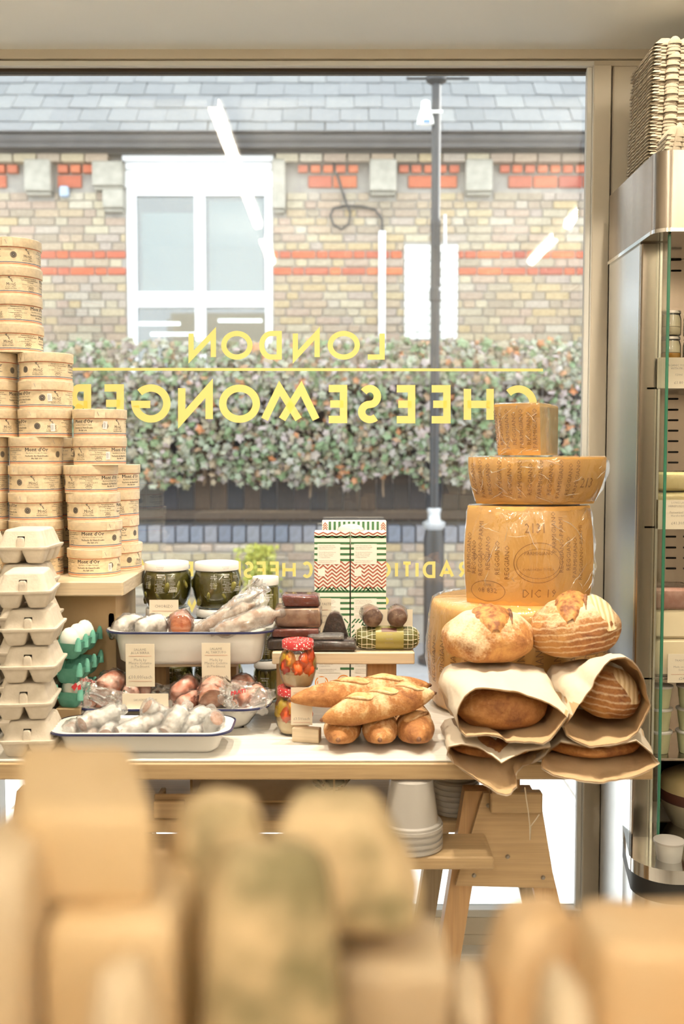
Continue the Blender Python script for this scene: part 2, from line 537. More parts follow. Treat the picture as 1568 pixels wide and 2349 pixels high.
# ------------------------------------------------------------------ lamps on the high ceiling (seen mirrored in the pane)
M['lamp'] = emit('warm_tube', LAMP_COL, LAMP)
def tube_lamp(x, y, label):
    t = thing('ceiling_light', label, 'ceiling light', (x, y, 3.40), 0, 'strip lights under the shop ceiling')
    MB().tube([(0, -.56, 0), (0, .56, 0)], .035, 12).build('light_tube', M['lamp'], t)
    b = MB(); b.box(-.035, .035, -.6, .6, .04, .075, .006); b.box(-.03, .03, -.6, -.57, -.03, .04); b.box(-.03, .03, .57, .6, -.03, .04)
    b.build('housing', M['white_paint'], t)
    for q in (-.4, .4): MB().tube([(0, q, .075), (0, q, .2)], .006).build('rod', M['white_paint'], t)
    return t
rowname = {-.70: 'left row', 1.88: 'right row'}
for x in (-.70, 1.88):
    for i, y in enumerate((-.85, -2.6, -4.2)):
        tube_lamp(x, y, 'slim strip light under the high ceiling, %s, %s from the window' % (rowname[x], ('first', 'second', 'third')[i]))

def spot_lamp(x, y, tx, ty, label):
    t = thing('spotlight', label, 'spotlight', (x, y, 3.45), 0, 'ceiling spotlights over the display table')
    d = Vector((tx - x, ty - y, .95 - 3.45)).normalized()
    b = MB(); b.tube([d * -.07, d * .06], [.035, .045], 16); b.build('housing', M['white_paint'], t)
    b = MB(); b.tube([(0, 0, .02), (0, 0, .149)], .012, 8); b.build('stem', M['white_paint'], t)
    l = bpy.data.lights.new('bulb', 'SPOT'); l.energy = SPOT_W; l.color = SPOT_COL; l.spot_size = R(62); l.spot_blend = .6; l.shadow_soft_size = .05
    o = bpy.data.objects.new('bulb', l); col.objects.link(o); o.parent = t; o.location = d * .075
    o.rotation_euler = d.to_track_quat('-Z', 'Y').to_euler()
for x, tx, w_ in ((-.75, -.45, 'left'), (.05, 0, 'middle'), (.75, .4, 'right')):
    spot_lamp(x, 1.72, tx, 2.08, 'white ceiling spotlight aimed at the table, %s one' % w_)

# ------------------------------------------------------------------ pavement and road
pv = bpy.data.objects.new('pavement', None); col.objects.link(pv); pv['kind'] = 'structure'
MB().box(-4, 4, 2.75, 5.6, -.12, -.012).build('bedding', M['mortar'], pv)
slabs = []
sl = MB(); sl.box(-.295, .295, -.22, .22, -.02, 0, .006)
proto = sl.build('paving_slab', M['paving'], pv)
k = 0
for j in range(6):
    for i in range(8):
        x = -2.0 + i * .605 + (j % 2) * .3; y = 2.99 + j * .452
        o = proto if k == 0 else proto.copy()
        if k: col.objects.link(o)
        o.location = (x, y, random.uniform(-.003, .002)); k += 1
MB().box(-6, 6, 5.6, 5.75, -.15, .0, .01).build('kerb', M['stone'], pv)
tag(MB().box(-8, 8, 5.75, 12, -.3, -.1).build('road', M['asphalt']), kind='structure')

# ------------------------------------------------------------------ brick house across the street
BY = 9.2
house = thing('brick_house', 'yellow brick house with slate roof and red brick bands across the street', 'house', (0, BY, 0))
L = lambda px, py: at(px, py, BY)
wx0, wx1, wz1 = L(288, 500).x, L(625, 500).x, L(500, 360).z
wz0 = L(500, 860).z
mw = MB(); mw.M = Matrix.Translation((0, -BY, 0))
mw.prism([(-6, 0), (6, 0), (6, 4.3), (-6, 4.3)], .3, (Vector((0, BY + .014, 0)), Vector((1, 0, 0)), Vector((0, 0, 1)), Vector((0, 1, 0))),
         [[(wx0, wz0), (wx1, wz0), (wx1, wz1), (wx0, wz1)]])
wall = mw.build('wall', M['mortar'], house, 0)
brick_meshes = {}
def brick_mesh(w_, h_, kind):
    k = (round(w_, 3), round(h_, 3), kind)
    if k not in brick_meshes:
        b = MB(); b.box(-w_ / 2, w_ / 2, 0, .04, -h_ / 2, h_ / 2, .006)
        o = b.build('brick', M[kind], wall, 0); brick_meshes[k] = [o, False]
    return brick_meshes[k]
want = []                                   # (px distance, x, z, w, h, kind, dy)
zred = [L(500, 585).z, L(500, 622).z]
corbels = [(63, 123, 372, 452), (217, 286, 376, 440), (847, 908, 372, 452), (1065, 1126, 372, 452)]
cz = [(L(a, 400).x, L(b_, 400).x, L(a, d).z, L(a, c).z) for a, b_, c, d in corbels]
cz += [(L(240, 400).x, L(287, 400).x, L(240, 490).z, L(240, 441).z), (L(626, 400).x, L(655, 400).x, L(640, 492).z, L(640, 372).z)]
wp = (L(927, 600).x, L(1050, 600).x, L(980, 780).z, L(980, 562).z)
def blocked(x, z, w_, h_):
    if wx0 - w_ / 2 < x < wx1 + w_ / 2 and z > wz0: return True
    for a, b_, c, d in cz:
        if a - w_ / 2 < x < b_ + w_ / 2 and c - h_ / 2 < z < d + h_ / 2: return True
    return False
ztop = L(500, 436).z
k0 = -int((zred[1] - L(500, 850).z) / .0745)
for k in range(k0, 12):
    z = zred[1] + k * .0745
    if z > ztop: break
    red = k in (0, 2)
    x = -5.3 + (0.16 if k % 2 else 0) + random.uniform(-.02, .02)
    i = k % 2
    while x < 4.2:
        w_ = .213 if i % 2 == 0 else .102
        if random.random() < .12: w_ = .213 if w_ < .2 else .102
        q0, q1 = x, x + w_
        for a, b_, c, d in [(wx0, wx1, wz0, 9), (wp[0], wp[1], wp[2] - .03, wp[3] + .03)] + [(c4[0], c4[1], c4[2] - .03, c4[3] + .03) for c4 in cz]:
            if c < z < d and q1 > a and q0 < b_:
                if q0 < a: q1 = a - .006
                elif q1 > b_: q0 = b_ + .006
                else: q1 = q0
        if q1 - q0 > .035:
            want.append(((q0 + q1) / 2, z, round(q1 - q0, 3), .064, 'red_brick' if red else 'brick', random.uniform(-.004, .004)))
        x += w_ + .0115; i += 1
zl_ = max(q[1] for q in want if q[5] > -.01 and q[1] < ztop)
hb_ = L(500, 417).z - .0525 - (zl_ + .032) - .018
rows_ = [(None, hb_, .213, 'brick', 0)] if hb_ > .03 else []
for (py, h_, w_, kind, dy) in rows_ + list((  (368, .072, .2, 'brick', -.10), (390, .066, .088, 'red_brick', -.05), (417, .105, .213, 'red_brick', -.015))):
    z = L(500, py).z if py else zl_ + .032 + .009 + hb_ / 2; py = py or 440; x = -5.3; i = 0
    while x < 4.2:
        xc = x + w_ / 2
        if not (wx0 - w_ / 2 < xc < wx1 + w_ / 2) and (py < 370 or not blocked(xc, z, w_, h_)):
            want.append((xc, z, w_, h_, kind, dy))
        x += w_ + (.026 if py == 390 else .014); i += 1
nr = 12; hr = (wp[3] - wp[2]) / nr
for k in range(nr):
    z = wp[2] + hr * (k + .5); W_ = wp[1] - wp[0]
    cuts = [0, .45, 1] if k % 2 else [0, .24, .68, 1]
    for a, b_ in zip(cuts, cuts[1:]):
        want.append((wp[0] + W_ * (a + b_) / 2, z, W_ * (b_ - a) - .006, hr - .006, 'white_brick', -.014))
want.sort(key=lambda q: abs(q[0] - L(840, 0).x) * .6 + abs(q[1] - 3.4) * .8 - (q[4] != 'brick') * .6 - (q[4] == 'white_brick') * 2)
rest = {}
for i, (x, z, w_, h_, kind, dy) in enumerate(want):
    if i < 300:
        e = brick_mesh(w_, h_, kind)
        o = e[0]
        if e[1]:
            o = o.copy(); col.objects.link(o)
        e[1] = True
        o.location = (x, dy, z)
    else:
        r_ = rest.setdefault(kind, MB())
        r_.box(x - w_ / 2, x + w_ / 2, dy, dy + .04 - min(dy, 0), z - h_ / 2, z + h_ / 2)
for kind, mb in rest.items():
    tag(mb.build('brick_field', M[kind], wall, 0), kind='stuff')
for a, b_, c, d in cz:
    m_ = MB(); m_.box(a, b_, -.11, .05, c + .03, d, .01); m_.box(a + .01, b_ - .01, -.08, .05, c, c + .028, .008)
    for q in range(1, 4):
        pass
    m_.build('corbel', M['stone'], house)
# window of the house
wf = MB(); px = lambda a: L(a, 560).x
pz = lambda a: L(450, a).z
wf.box(wx0, px(312), .02, .10, wz0, wz1, .008); wf.box(px(607), wx1, .02, .10, wz0, wz1, .008)
wf.box(px(445), px(470), .0185, .10, wz0, pz(432), .004)
wf.box(px(312), px(607), .02, .10, pz(447), pz(430)); wf.box(px(312), px(607), .015, .10, pz(705), pz(668), .008)
wf.box(wx0, wx1, .0, .10, pz(430), pz(392)); wf.box(wx0, wx1, -.02, .10, pz(390), pz(374), .008); wf.box(wx0 - .02, wx1 + .02, -.05, .10, pz(372), pz(358), .01)
wfo = wf.build('window_frame', M['upvc'], house)
for a, b_ in ((312, 445), (470, 607)):
    for c, d in ((668, 447), (860, 705)):
        g = MB(); g.box(px(a), px(b_), .055, .062, pz(c), pz(d)); g.build('pane', M['pane_far'], wfo, 0)
b = MB(); b.box(px(318), px(440), .14, .15, pz(668), pz(480)); b.build('blind', M['blind'], wfo, 0)
b = MB(); b.box(px(475), px(600), .14, .15, pz(668), pz(452)); b.build('blind', M['blind'], wfo, 0)
b = MB(); b.box(wx0, wx1, 2.0, 2.05, 1.5, 4.3); b.box(wx0 - .05, wx0, .31, 2.0, 1.5, 4.3); b.box(wx1, wx1 + .05, .31, 2.0, 1.5, 4.3); b.box(wx0, wx1, .31, 2.0, 4.25, 4.3); b.box(wx0, wx1, .31, 2.0, 1.5, 1.55)
b.build('room_behind_window', M['dark_room'], house, 0)
M['far_tube'] = emit('cool_tube', (1, 1, 1), 3.0)
for a, b_, y, c in ((315, 412, 742, .5), (345, 450, 766, .4), (500, 600, 735, .55)):
    q0, q1 = at(a, y, BY + c), at(b_, y, BY + c)
    MB().box(q0.x, q1.x, c, c + .03, q0.z - .015, q0.z + .015).build('strip_light', M['far_tube'], house, 0)
# gutter, soffit, roof
gz = L(500, 338).z
g = MB(); g.box(-5, 5, -.10, .25, gz - .085, gz - .06); g.box(-5, 5, -.12, -.09, gz - .06, gz + .03)
g.build('fascia', M['gutter'], house, 0)
g = MB(); g.tube([(-5, -.19, gz + .01), (5, -.19, gz + .01)], .062, 14); g.box(-5, 5, -.26, -.12, gz + .05, gz + .075, .01); g.box(-5, 5, -.235, -.225, gz - .07, gz + .06); g.build('gutter', M['gutter'], house)
rf = MB(); SL = R(44)
ey, ez = -.20, zat(312, BY - .2)
ux, ud, un = Vector((1, 0, 0)), Vector((0, math.cos(SL), math.sin(SL))), Vector((0, -math.sin(SL), math.cos(SL)))
e0 = Vector((0, ey, ez))
rf.prism([(-5, 0), (5, 0), (5, 4.5), (-5, 4.5)], .04, (e0 - un * .06, ux, ud, un))
roof = rf.build('roof', M['gutter'], house, 0)
sm = []
for q in range(3):
    b = MB(); w_ = .252 + q * .004
    pts = []
    for s0, h0 in ((0, .012), (.50, -.004)):
        for xx in (-w_ / 2, w_ / 2):
            j = random.uniform(-.006, .006) if s0 == 0 else 0
            pts.append(ux * xx + ud * (s0 + j) + un * h0); pts.append(ux * xx + ud * (s0 + j) + un * (h0 + .009))
    b.add(pts, [(0, 2, 3, 1), (4, 5, 7, 6), (1, 3, 7, 5), (0, 4, 6, 2), (0, 1, 5, 4), (2, 6, 7, 3)])
    sm.append(b)
first = [None] * 3
for r_ in range(8):
    for c in range(37):
        q = random.randrange(3)
        if first[q] is None: o = first[q] = sm[q].build('slate', M['slate'], roof, 0)
        else: o = first[q].copy(); col.objects.link(o)
        p = e0 + ux * (-5.26 + c * .262 + (.131 if r_ % 2 else 0)) + ud * (r_ * .262 - .03 + random.uniform(-.006, .006)) + un * (.004 + random.uniform(0, .004))
        o.location = p; o.rotation_euler = (0, random.uniform(-.01, .01), random.uniform(-.008, .008))
# small fittings on the house
m_ = MB(); c0, c1 = L(868, 530), L(883, 800); m_.box(c0.x, c1.x, -.04, .01, c1.z - .2, c0.z, .01); m_.build('conduit', M['upvc'], house)
cab = [(735, 335), (760, 365), (775, 410), (790, 460), (803, 490), (800, 515), (783, 528), (765, 518), (757, 497), (765, 480), (790, 475), (830, 476), (860, 484), (875, 505), (877, 532)]
MB().tube([L(a, b_) - Vector((0, BY + .035, 0)) for a, b_ in cab], .012, 6).build('cable', M['gutter'], house)
m_ = MB(); a, b_ = L(140, 430), L(161, 455); m_.box(a.x, b_.x, -.07, 0, b_.z, a.z, .012); m_.build('alarm_box', plain('blue_grey_plastic', (.35, .43, .55), .5), house)

# ------------------------------------------------------------------ lamp post on the far pavement
PY = 7.5
p = at(996, 1000, PY)
post = thing('lamp_post', 'tall black iron post with cross bar on top and silver collar low down', 'post', (p.x, PY, -.1))
zp = lambda y: zat(y, PY) + .1
prof = [(.115, 0), (.115, .05), (.075, .07), (.078, zp(1235)), (.066, zp(1215))]
MB().lathe(prof, 20).build('base_column', M['black_iron'], post)
MB().lathe([(.066, zp(1215)), (.085, zp(1208)), (.088, zp(1198)), (.05, zp(1192)), (.048, zp(1178)), (.055, zp(1172)), (.055, zp(1166)), (.03, zp(1164))], 20).build('collar', M['silver'], post)
MB().lathe([(.036, zp(1166)), (.036, zp(692)), (.043, zp(690)), (.043, zp(662)), (.038, zp(660)), (.037, zp(520)), (.040, zp(518)), (.040, zp(505)), (.034, zp(500)), (.034, zp(100))], 16).build('shaft', M['black_iron'], post)
m_ = MB(); z = zp(180); m_.tube([(-.22, 0, z), (.24, 0, z)], .012, 8); m_.lathe([(.03, z - .05), (.075, z - .02), (.08, z + .01), (.05, z + .04)], 14); m_.build('cross_bar', M['black_iron'], post)
m_ = MB(); m_.tube([(.065, -.03, zp(495)), (.07, -.03, zp(640)), (.055, -.03, zp(660)), (.02, -.02, zp(668))], .012, 8); m_.build('side_rod', M['silver'], post)
s_ = thing('plastic_bag', 'white plastic bag tied to the top of the black post', 'bag', at(976, 258, PY - .02))
m_ = MB(); m_.lathe([(.01, .09), (.03, .08), (.035, .03), (.06, -.05), (.065, -.085), (.03, -.092)], 12, sy=.5); m_.build('bag', M['white_paint'], s_)
m_ = MB(); m_.box(-.02, .03, -.036, -.026, -.085, -.06, .004); m_.build('blue_print', plain('blue_ink', (.12, .22, .7), .6), s_)
m_ = MB(); m_.box(.03, .12, -.03, -.02, -.012, .008, .003); m_.build('tie', M['white_paint'], s_)

# ------------------------------------------------------------------ garden wall, fence and ivy
HY = 8.3
gw = thing('garden_wall', 'low garden wall of stock brick topped with blue bricks under the ivy fence', 'wall', (0, HY, 0))
zc1, zc0 = zat(1207, HY), zat(1246, HY)
MB().box(-4.5, 4.0, .012, .25, -.1, zc0).build('core', M['mortar'], gw, 0)
cb = None
x = -4.4
while x < 3.4:
    w_ = random.choice((.105, .11, .11, .108))
    b = MB()
    if cb is None:
        b.box(-.053, .053, -.012, .26, zc0 + .004, zc1, .008); cb = b.build('coping_brick', M['blue_brick'], gw, 0); o = cb
    else:
        o = cb.copy(); col.objects.link(o)
    o.location = (x, random.uniform(-.004, .004), random.uniform(-.003, .003)); x += .118
gb = {}
for k in range(8):
    z = zc0 - .04 - k * .075; x = -3.1 + (.16 if k % 2 else 0); i = k
    while x < 2.0:
        w_ = .213 if i % 2 == 0 else .102
        if w_ not in gb:
            b = MB(); b.box(-w_ / 2, w_ / 2, 0, .05, -.032, .032, .006); gb[w_] = o = b.build('brick', M['brick'], gw, 0)
        else:
            o = gb[w_].copy(); col.objects.link(o)
        o.location = (x + w_ / 2, random.uniform(-.004, .004), z); x += w_ + .0115; i += 1
fe = thing('board_fence', 'dark upright board fence hidden behind the ivy', 'fence', (0, HY + .12, 0))
zt = zat(880, HY)
fb = None
for i in range(56):
    if fb is None:
        b = MB(); b.box(-.066, .066, 0, .022, zc1 + .03, zt, .003); fb = o = b.build('board', M['fence'], fe, 0)
    else: o = fb.copy(); col.objects.link(o)
    o.location = (-4.4 + i * .14, random.uniform(0, .01), 0)
m_ = MB(); m_.box(-4.5, 3.5, -.04, 0, zc1 + .05, zc1 + .13, .005); m_.build('rail', M['fence'], fe, 0)
m_ = MB(); m_.box(-4.5, 3.5, -.04, 0, zt - .3, zt - .22, .005); m_.build('rail', M['fence'], fe, 0)
ivy = thing('ivy_hedge', 'dense ivy hedge of green, mauve and brown leaves covering the fence', 'hedge', (0, HY, 0))
def leaf_poly(s):
    P = []
    for i in range(10):
        t = 2 * PI * i / 10 + PI / 2
        r = s * (1.0 if i % 2 == 0 else .62) * (1.15 if i == 0 else 1)
        P.append((r * math.cos(t), r * math.sin(t)))
    return P
def leaf_geo(s, bend):
    P = leaf_poly(s)
    v = [(0, 0, bend * s)] + [(a, b_, -abs(a) * bend * .6) for a, b_ in P]
    return v, [(0, 1 + i, 1 + (i + 1) % 10) for i in range(10)]
lm = []
for q in range(4):
    v, f = leaf_geo(.036 + .005 * q, .25)
    b = MB(); b.add(v, f); lm.append(b)
zi0, zi1 = zat(1112, HY - .1), zat(782, HY - .1)
def ivy_spot():
    x = random.uniform(-4.2, 3.2)
    top = zi1 + .05 * noise.noise(Vector((x * 2.2, 0, 3))) + .05 * noise.noise(Vector((x * 9, 5, 3)))
    bot = zi0 + .13 * noise.noise(Vector((x * 1.3, 7, 3))) + .16 * noise.noise(Vector((x * 5, 9, 3)))
    u = random.random()
    z = bot + (top - bot) * u
    d = .11 + .06 * noise.noise(Vector((x * 2.5, z * 2.5, 1))) + .10 * min(1, (1 - u) * 6) * min(1, u * 5) + random.uniform(-.05, .05)
    return Vector((x, -d, z))
def ivy_in_view():
    while True:
        p_ = ivy_spot()
        if -2.6 < p_.x < 1.9: return p_
def leaf_rot():
    return Matrix.Rotation(random.uniform(-1, 1), 3, 'Z') @ Matrix.Rotation(R(90) + random.gauss(-.35, .5), 3, 'X') @ Matrix.Rotation(random.uniform(0, 6.28), 3, 'Z')
fl = [None] * 4
for i in range(300):
    q = random.randrange(4)
    if fl[q] is None: o = fl[q] = lm[q].build('leaf', M['leaf'], ivy, 0, fix=False)
    else: o = fl[q].copy(); col.objects.link(o)
    o.location = ivy_in_view() + Vector((0, -.05, 0)); o.rotation_euler = leaf_rot().to_euler()
b = MB()
for i in range(7900):
    v, f = leaf_geo(random.uniform(.026, .048), random.uniform(.1, .4))
    Mx = Matrix.Translation(ivy_spot()) @ leaf_rot().to_4x4()
    b.add([Mx @ Vector(p_) for p_ in v], f)
tag(b.build('foliage', M['leaf'], ivy, 0, fix=False), kind='stuff')
b = MB()
for i in range(60):
    x = random.uniform(-3.0, 2.2); z = zi0 + random.uniform(-.12, .25); pts = []
    for j in range(7):
        pts.append((x + .05 * noise.noise(Vector((i, j * .7, 2))), -.02, z + j * (zi1 - .12 - z) / 6))
    b.tube(pts, .008, 5)
tag(b.build('stems', M['stem'], ivy), kind='stuff')
# a yellow-green tuft growing before the wall
tp = at(600, 1300, HY - .15)
tf = thing('small_bush', 'narrow yellow-green bush growing in front of the low garden wall', 'bush', (tp.x, HY - .28, 0))
b = MB()
for i in range(700):
    z = random.uniform(.1, zat(1245, HY)); r_ = .11
    v, f = leaf_geo(.024, .3)
    Mx = Matrix.Translation((random.gauss(0, r_ * .6), random.gauss(0, .05), z)) @ leaf_rot().to_4x4()
    b.add([Mx @ Vector(p_) for p_ in v], f)
tag(b.build('foliage', plain('yellow_green_leaf', (.42, .40, .06), .6, c2=(.30, .33, .06), scale=30), tf, 0, fix=False), kind='stuff')
MB().tube([(0, 0, -.1), (0, 0, .4)], .012, 6).build('stem', M['stem'], tf)

# ------------------------------------------------------------------ lettering on the pane, mirrored because one stands inside
GL = {'L': [[(0, 1), (0, 0), (1, 0)]], 'H': [[(0, 0), (0, 1)], [(1, 0), (1, 1)], [(0, .5), (1, .5)]],
      'E': [[(1, 1), (0, 1), (0, 0), (1, 0)], [(0, .5), (.9, .5)]], 'N': [[(0, 0), (0, 1), (1, 0), (1, 1)]],
      'I': [[(.5, 0), (.5, 1)]], 'T': [[(0, 1), (1, 1)], [(.5, 1), (.5, 0)]], 'A': [[(0, 0), (.5, 1), (1, 0)], [(.18, .3), (.82, .3)]],
      'V': [[(0, 1), (.5, 0), (1, 1)]], 'M': [[(0, 0), (.29, 1), (.66, 0)], [(.34, 0), (.71, 1), (1, 0)]],
      'O': [circ(.5, .5, .5, .5, 40)], 'C': [circ(.5, .5, .5, .5, 30, R(48), R(312))],
      'G': [circ(.5, .5, .5, .5, 34, R(45), R(352)) + [(1, .47), (.52, .47)]],
      'D': [[(0, 0)] + circ(.45, .5, .55, .5, 20, -PI / 2, PI / 2) + [(0, 1)]],
      'P': [[(0, 0), (0, 1)] + [(.55 + .45 * math.sin(R(t)), .73 + .27 * math.cos(R(t))) for t in range(0, 181, 15)] + [(0, .46)]],
      'R': [[(0, 0), (0, 1)] + [(.55 + .4 * math.sin(R(t)), .73 + .27 * math.cos(R(t))) for t in range(0, 181, 15)] + [(0, .46)], [(.45, .46), (1, 0)]],
      'S': [[(.5 + .42 * math.cos(R(a)), .745 + .255 * math.sin(R(a))) for a in range(35, 271, 15)] + [(.5 + .46 * math.cos(R(a)), .245 + .245 * math.sin(R(a))) for a in range(75, -146, -15)]]}
CLOSED = {'O', 'D'}
lt = thing('window_lettering', 'yellow mirrored shop lettering across the big window pane', 'lettering', (0, GY - .0012, 0))
def letter(ch, x0, x1, y0, y1, w_):
    b = MB(); h = w_ / 2
    cnt = [0]
    def fn(u, v):
        cnt[0] += 1
        return at(u, v, GY - .0012) - Vector((0, GY - .0012 + .0003 * qi + 4e-6 * cnt[0], 0))
    qi = 0
    sx0, sx1 = x0 + h, x1 - h
    for qi, P in enumerate(GL[ch]):
        stroke(b, [(sx1 - p_[0] * (sx1 - sx0), (y1 - h) - p_[1] * (y1 - y0 - w_)) for p_ in P], w_, fn, ch in CLOSED)
    return b.build('letter', M['vinyl'], lt, 0, fix=False)
for ch, a, b_ in (('N', 432, 495), ('O', 507, 579), ('D', 594, 646), ('N', 671, 733), ('O', 751, 825), ('L', 837, 882)):
    letter(ch, a, b_, 759, 825, 12)
for ch, a, b_ in (('S', 98, 150), ('R', 158, 209), ('E', 231, 284), ('G', 301, 391), ('N', 408, 488), ('O', 502, 596), ('M', 598, 733), ('E', 745, 796), ('S', 819, 877), ('E', 901, 952), ('E', 981, 1033), ('H', 1063, 1132), ('C', 1146, 1231)):
    d_ = (a - 98) / 1130 * 3
    letter(ch, a, b_, 881 + d_, 969 + d_, 17)
line = MB(); line.add([at(90, 843.5, GY - .0012) - Vector((0, GY - .0012, 0)), at(1245, 845.5, GY - .0012) - Vector((0, GY - .0012, 0)), at(1245, 852, GY - .0012) - Vector((0, GY - .0012, 0)), at(90, 850, GY - .0012) - Vector((0, GY - .0012, 0))], [(0, 1, 2, 3)])
line.build('rule_line', M['vinyl'], lt, 0, fix=False)
tl = 'TRADITIONAL CHEESE SPECIALISTS'
wd = {'I': 8, 'T': 24, 'A': 34, 'D': 29, 'O': 36, 'N': 30, 'L': 20, 'S': 24, 'P': 22, 'E': 24, 'R': 26, 'H': 31, 'C': 27}
xs = {0: 1084, 1: 1051, 2: 1007, 3: 969, 4: 952, 5: 921, 6: 905, 7: 860, 8: 818, 9: 775, 10: 745, 12: 690, 13: 647, 14: 615, 15: 585, 16: 558, 17: 528, 19: 452, 20: 421, 21: 386, 22: 356, 23: 340, 24: 309, 25: 280, 26: 262, 27: 228, 28: 196, 29: 165}
for i, ch in enumerate(tl):
    if ch == ' ' or i < 0: continue
    a = xs[i]
    letter(ch, a, a + (8 if ch == 'I' else wd[ch]), 1288, 1326, 7.2)
letter('S', 866, 893, 1368, 1403, 7); letter('V', 424, 456, 1366, 1401, 7)
# ------------------------------------------------------------------ table and trestles
M['ply'] = wood('plywood', (.52, .36, .19), (.58, .41, .23), 0, 3, .5)
M['pine_x'] = wood('pine_along', (.49, .34, .18), (.57, .41, .23), 0, 3, .45)
M['pine_z'] = wood('pine_upright', (.50, .30, .14), (.60, .38, .19), 2, 3, .5)
M['daylit_pine'] = wood('window_lit_pine', (.40, .31, .20), (.50, .40, .27), 2, 3, .6)  # far legs' pine, greyed to paint in the daylight from the window
M['laminate'] = wood('pale_laminate', (.84, .81, .75), (.88, .85, .80), 0, 2, .28)
M['birch'] = wood('pale_beech', (.66, .52, .34), (.74, .61, .43), 0, 3, .45)
M['screw'] = plain('screw_steel', (.5, .5, .5), .3, 1.0)
M['card'] = plain('cardboard', (.50, .35, .19), .85, c2=(.54, .38, .21), scale=20, bump=.1)
M['dark_card'] = plain('cardboard_inside', (.34, .21, .10), .9)
TZ = .897
TY0 = 1.925
table = thing('trestle_table_top', 'long pale table top with a pine front edge in front of the window', 'table', (0, TY0, 0))
b = MB(); b.box(-1.05, .612, .004, .63, TZ - .006, TZ, .002); b.build('top_sheet', M['laminate'], table)
b = MB(); b.box(-1.05, .612, 0, .63, TZ - .040, TZ - .0062, .003); b.build('board', M['pine_x'], table)
def trestle(label, X, foot=True):
    t = thing('trestle', label, 'trestle', (X, 0, 0), 0, 'trestles under the table')
    y0, y1 = 2.06, 2.46
    top = TZ - .042
    b = MB(); b.box(-.02, .045, y0 - .03, y1 + .03, top - .07, top, .003); b.build('beam', M['pine_z'], t)
    for y, mt in ((y0, 'pine_z'), (y1, 'daylit_pine')):
        for s in (-1, 1):
            b = MB(); w_ = .024
            xt, xb = (-.045, -.165) if s < 0 else (.05, .245)
            v = []
            for x, z in ((xt, top - .06), (xb, 0)):
                for dx in (-w_, w_):
                    for dy in (-.02, .02): v.append((x + dx, y + dy, z))
            b.add(v, [(0, 1, 3, 2), (4, 6, 7, 5), (0, 4, 5, 1), (2, 3, 7, 6), (0, 2, 6, 4), (1, 5, 7, 3)])
            b.build('leg', M[mt], t)
    pl = lambda px_, py_: (xat(px_, 2.03, py_) - .325, zat(py_, 2.03))
    b = MB(); b.prism([pl(1108, 1818), pl(1236, 1818), pl(1272, 2036), pl(1044, 2030)], .012, (Vector((0, 2.026, 0)), Vector((1, 0, 0)), Vector((0, 0, 1)), Vector((0, 1, 0))))
    g = b.build('gusset_plate', M['ply'], t)
    for q in ((1119, 1846), (1086, 2006), (1244, 2011), (1163, 1963)):
        x, z = pl(*q); b = MB(); b.M = Matrix.Translation((x, 2.026, z)) @ Matrix.Rotation(R(90), 4, 'X'); b.lathe([(0, .004), (.003, .004), (.005, .0005)], 10); b.build('screw', M['screw'], g)
    b = MB(); q0, q1 = pl(1120, 1855), pl(1238, 1808); b.box(q0[0], q1[0], 2.0, 2.0255, q0[1], q1[1], .003); b.build('block', M['pine_x'], t)
    return t
tr = trestle('right-hand plywood and pine trestle carrying the table end beside the bread', .325)
tr2 = dup(tr, 'plywood and pine trestle under the table behind the foreground cheese', (-.61, 0, 0))
q = thing('trestle_shelf', 'low pine plank shelf lying across the trestles below the table', 'shelf', (0, 2.03, 0))
zs = zat(1968, 1.93)
zs = zat(1966, 1.90)
b = MB(); b.box(-.70, xat(1133, 1.90, 1980), -.130, -.008, zs - .026, zs, .003); b.build('plank', M['pine_x'], q)
b = MB(); b.box(-.70, .30, .06, .37, zs - .026, zs, .003); b.build('plank', M['pine_x'], q)
b = MB(); b.box(-.12, -.08, -.125, .36, zs - .06, zs - .0265, .003); b.build('batten', M['pine_z'], q)
# things under the table
M['tub'] = glassy('milky_plastic', (.95, .95, .95), .06, milky=.78, milk=(.95, .91, .86), rough=.2)
def tub_stack(x, y, label, n, r0, r1, h, pitch, grp):
    for i in range(n):
        t = thing('plastic_tub', '%s %s' % (('lowest', 'second', 'third', 'fourth', 'fifth', 'sixth')[i] if i < n - 1 else 'topmost', label), 'tub', (x, y, zs + .001 + i * pitch), 0, grp)
        MB().lathe([(r0 - .004, .012), (r0, .012), (r0, .0), (r0 + .003, .0), (r0 + .003, .014), (r0 - .004, .016), (r1, h), (r1 - .008, h + .002), (0, h + .002)], 32, cap0=False, cap1=False).build('wall', M['tub'], t)
        MB().lathe([(r0 + .0032, .002), (r0 + .0055, .002), (r0 + .0055, .009), (r0 + .0032, .009)], 32, cap0=False, cap1=False).build('rim', M['tub'], t)
tub_stack(xat(945, 1.96), 1.957, 'milky tub of the upside-down nest on the low shelf', 4, .0585, .043, .100, .0125, 'upside-down tubs in the front nest')
tub_stack(xat(1048, 2.16), 2.155, 'white tub of the second nest on the low shelf', 6, .047, .040, .075, .012, 'tubs in the rear nest')
bx = thing('plywood_box', 'upright pale plywood panel box beside the tubs under the table', 'box', (xat(815, 2.095), 2.095, 0))
b = MB(); b.box(-.035, .036, 0, .012, zs + .001, zat(1842, 2.095), .002); b.build('front_panel', M['ply'], bx)
b = MB(); b.box(-.035, -.023, .0125, .10, zs + .001, zat(1842, 2.095)); b.build('side_panel', M['ply'], bx)
bx = thing('plywood_crate', 'low pale plywood crate standing under the left half of the table', 'crate', (xat(425, 2.1), 2.10, zs + .001))
hq = zat(1839, 2.10) - zs
b = MB(); b.box(-.075, -.008, 0, .012, 0, hq, .002); b.build('front_panel', M['ply'], bx)
b = MB(); b.box(-.002, .068, 0, .012, 0, hq - .003, .002); b.build('front_panel', M['ply'], bx)
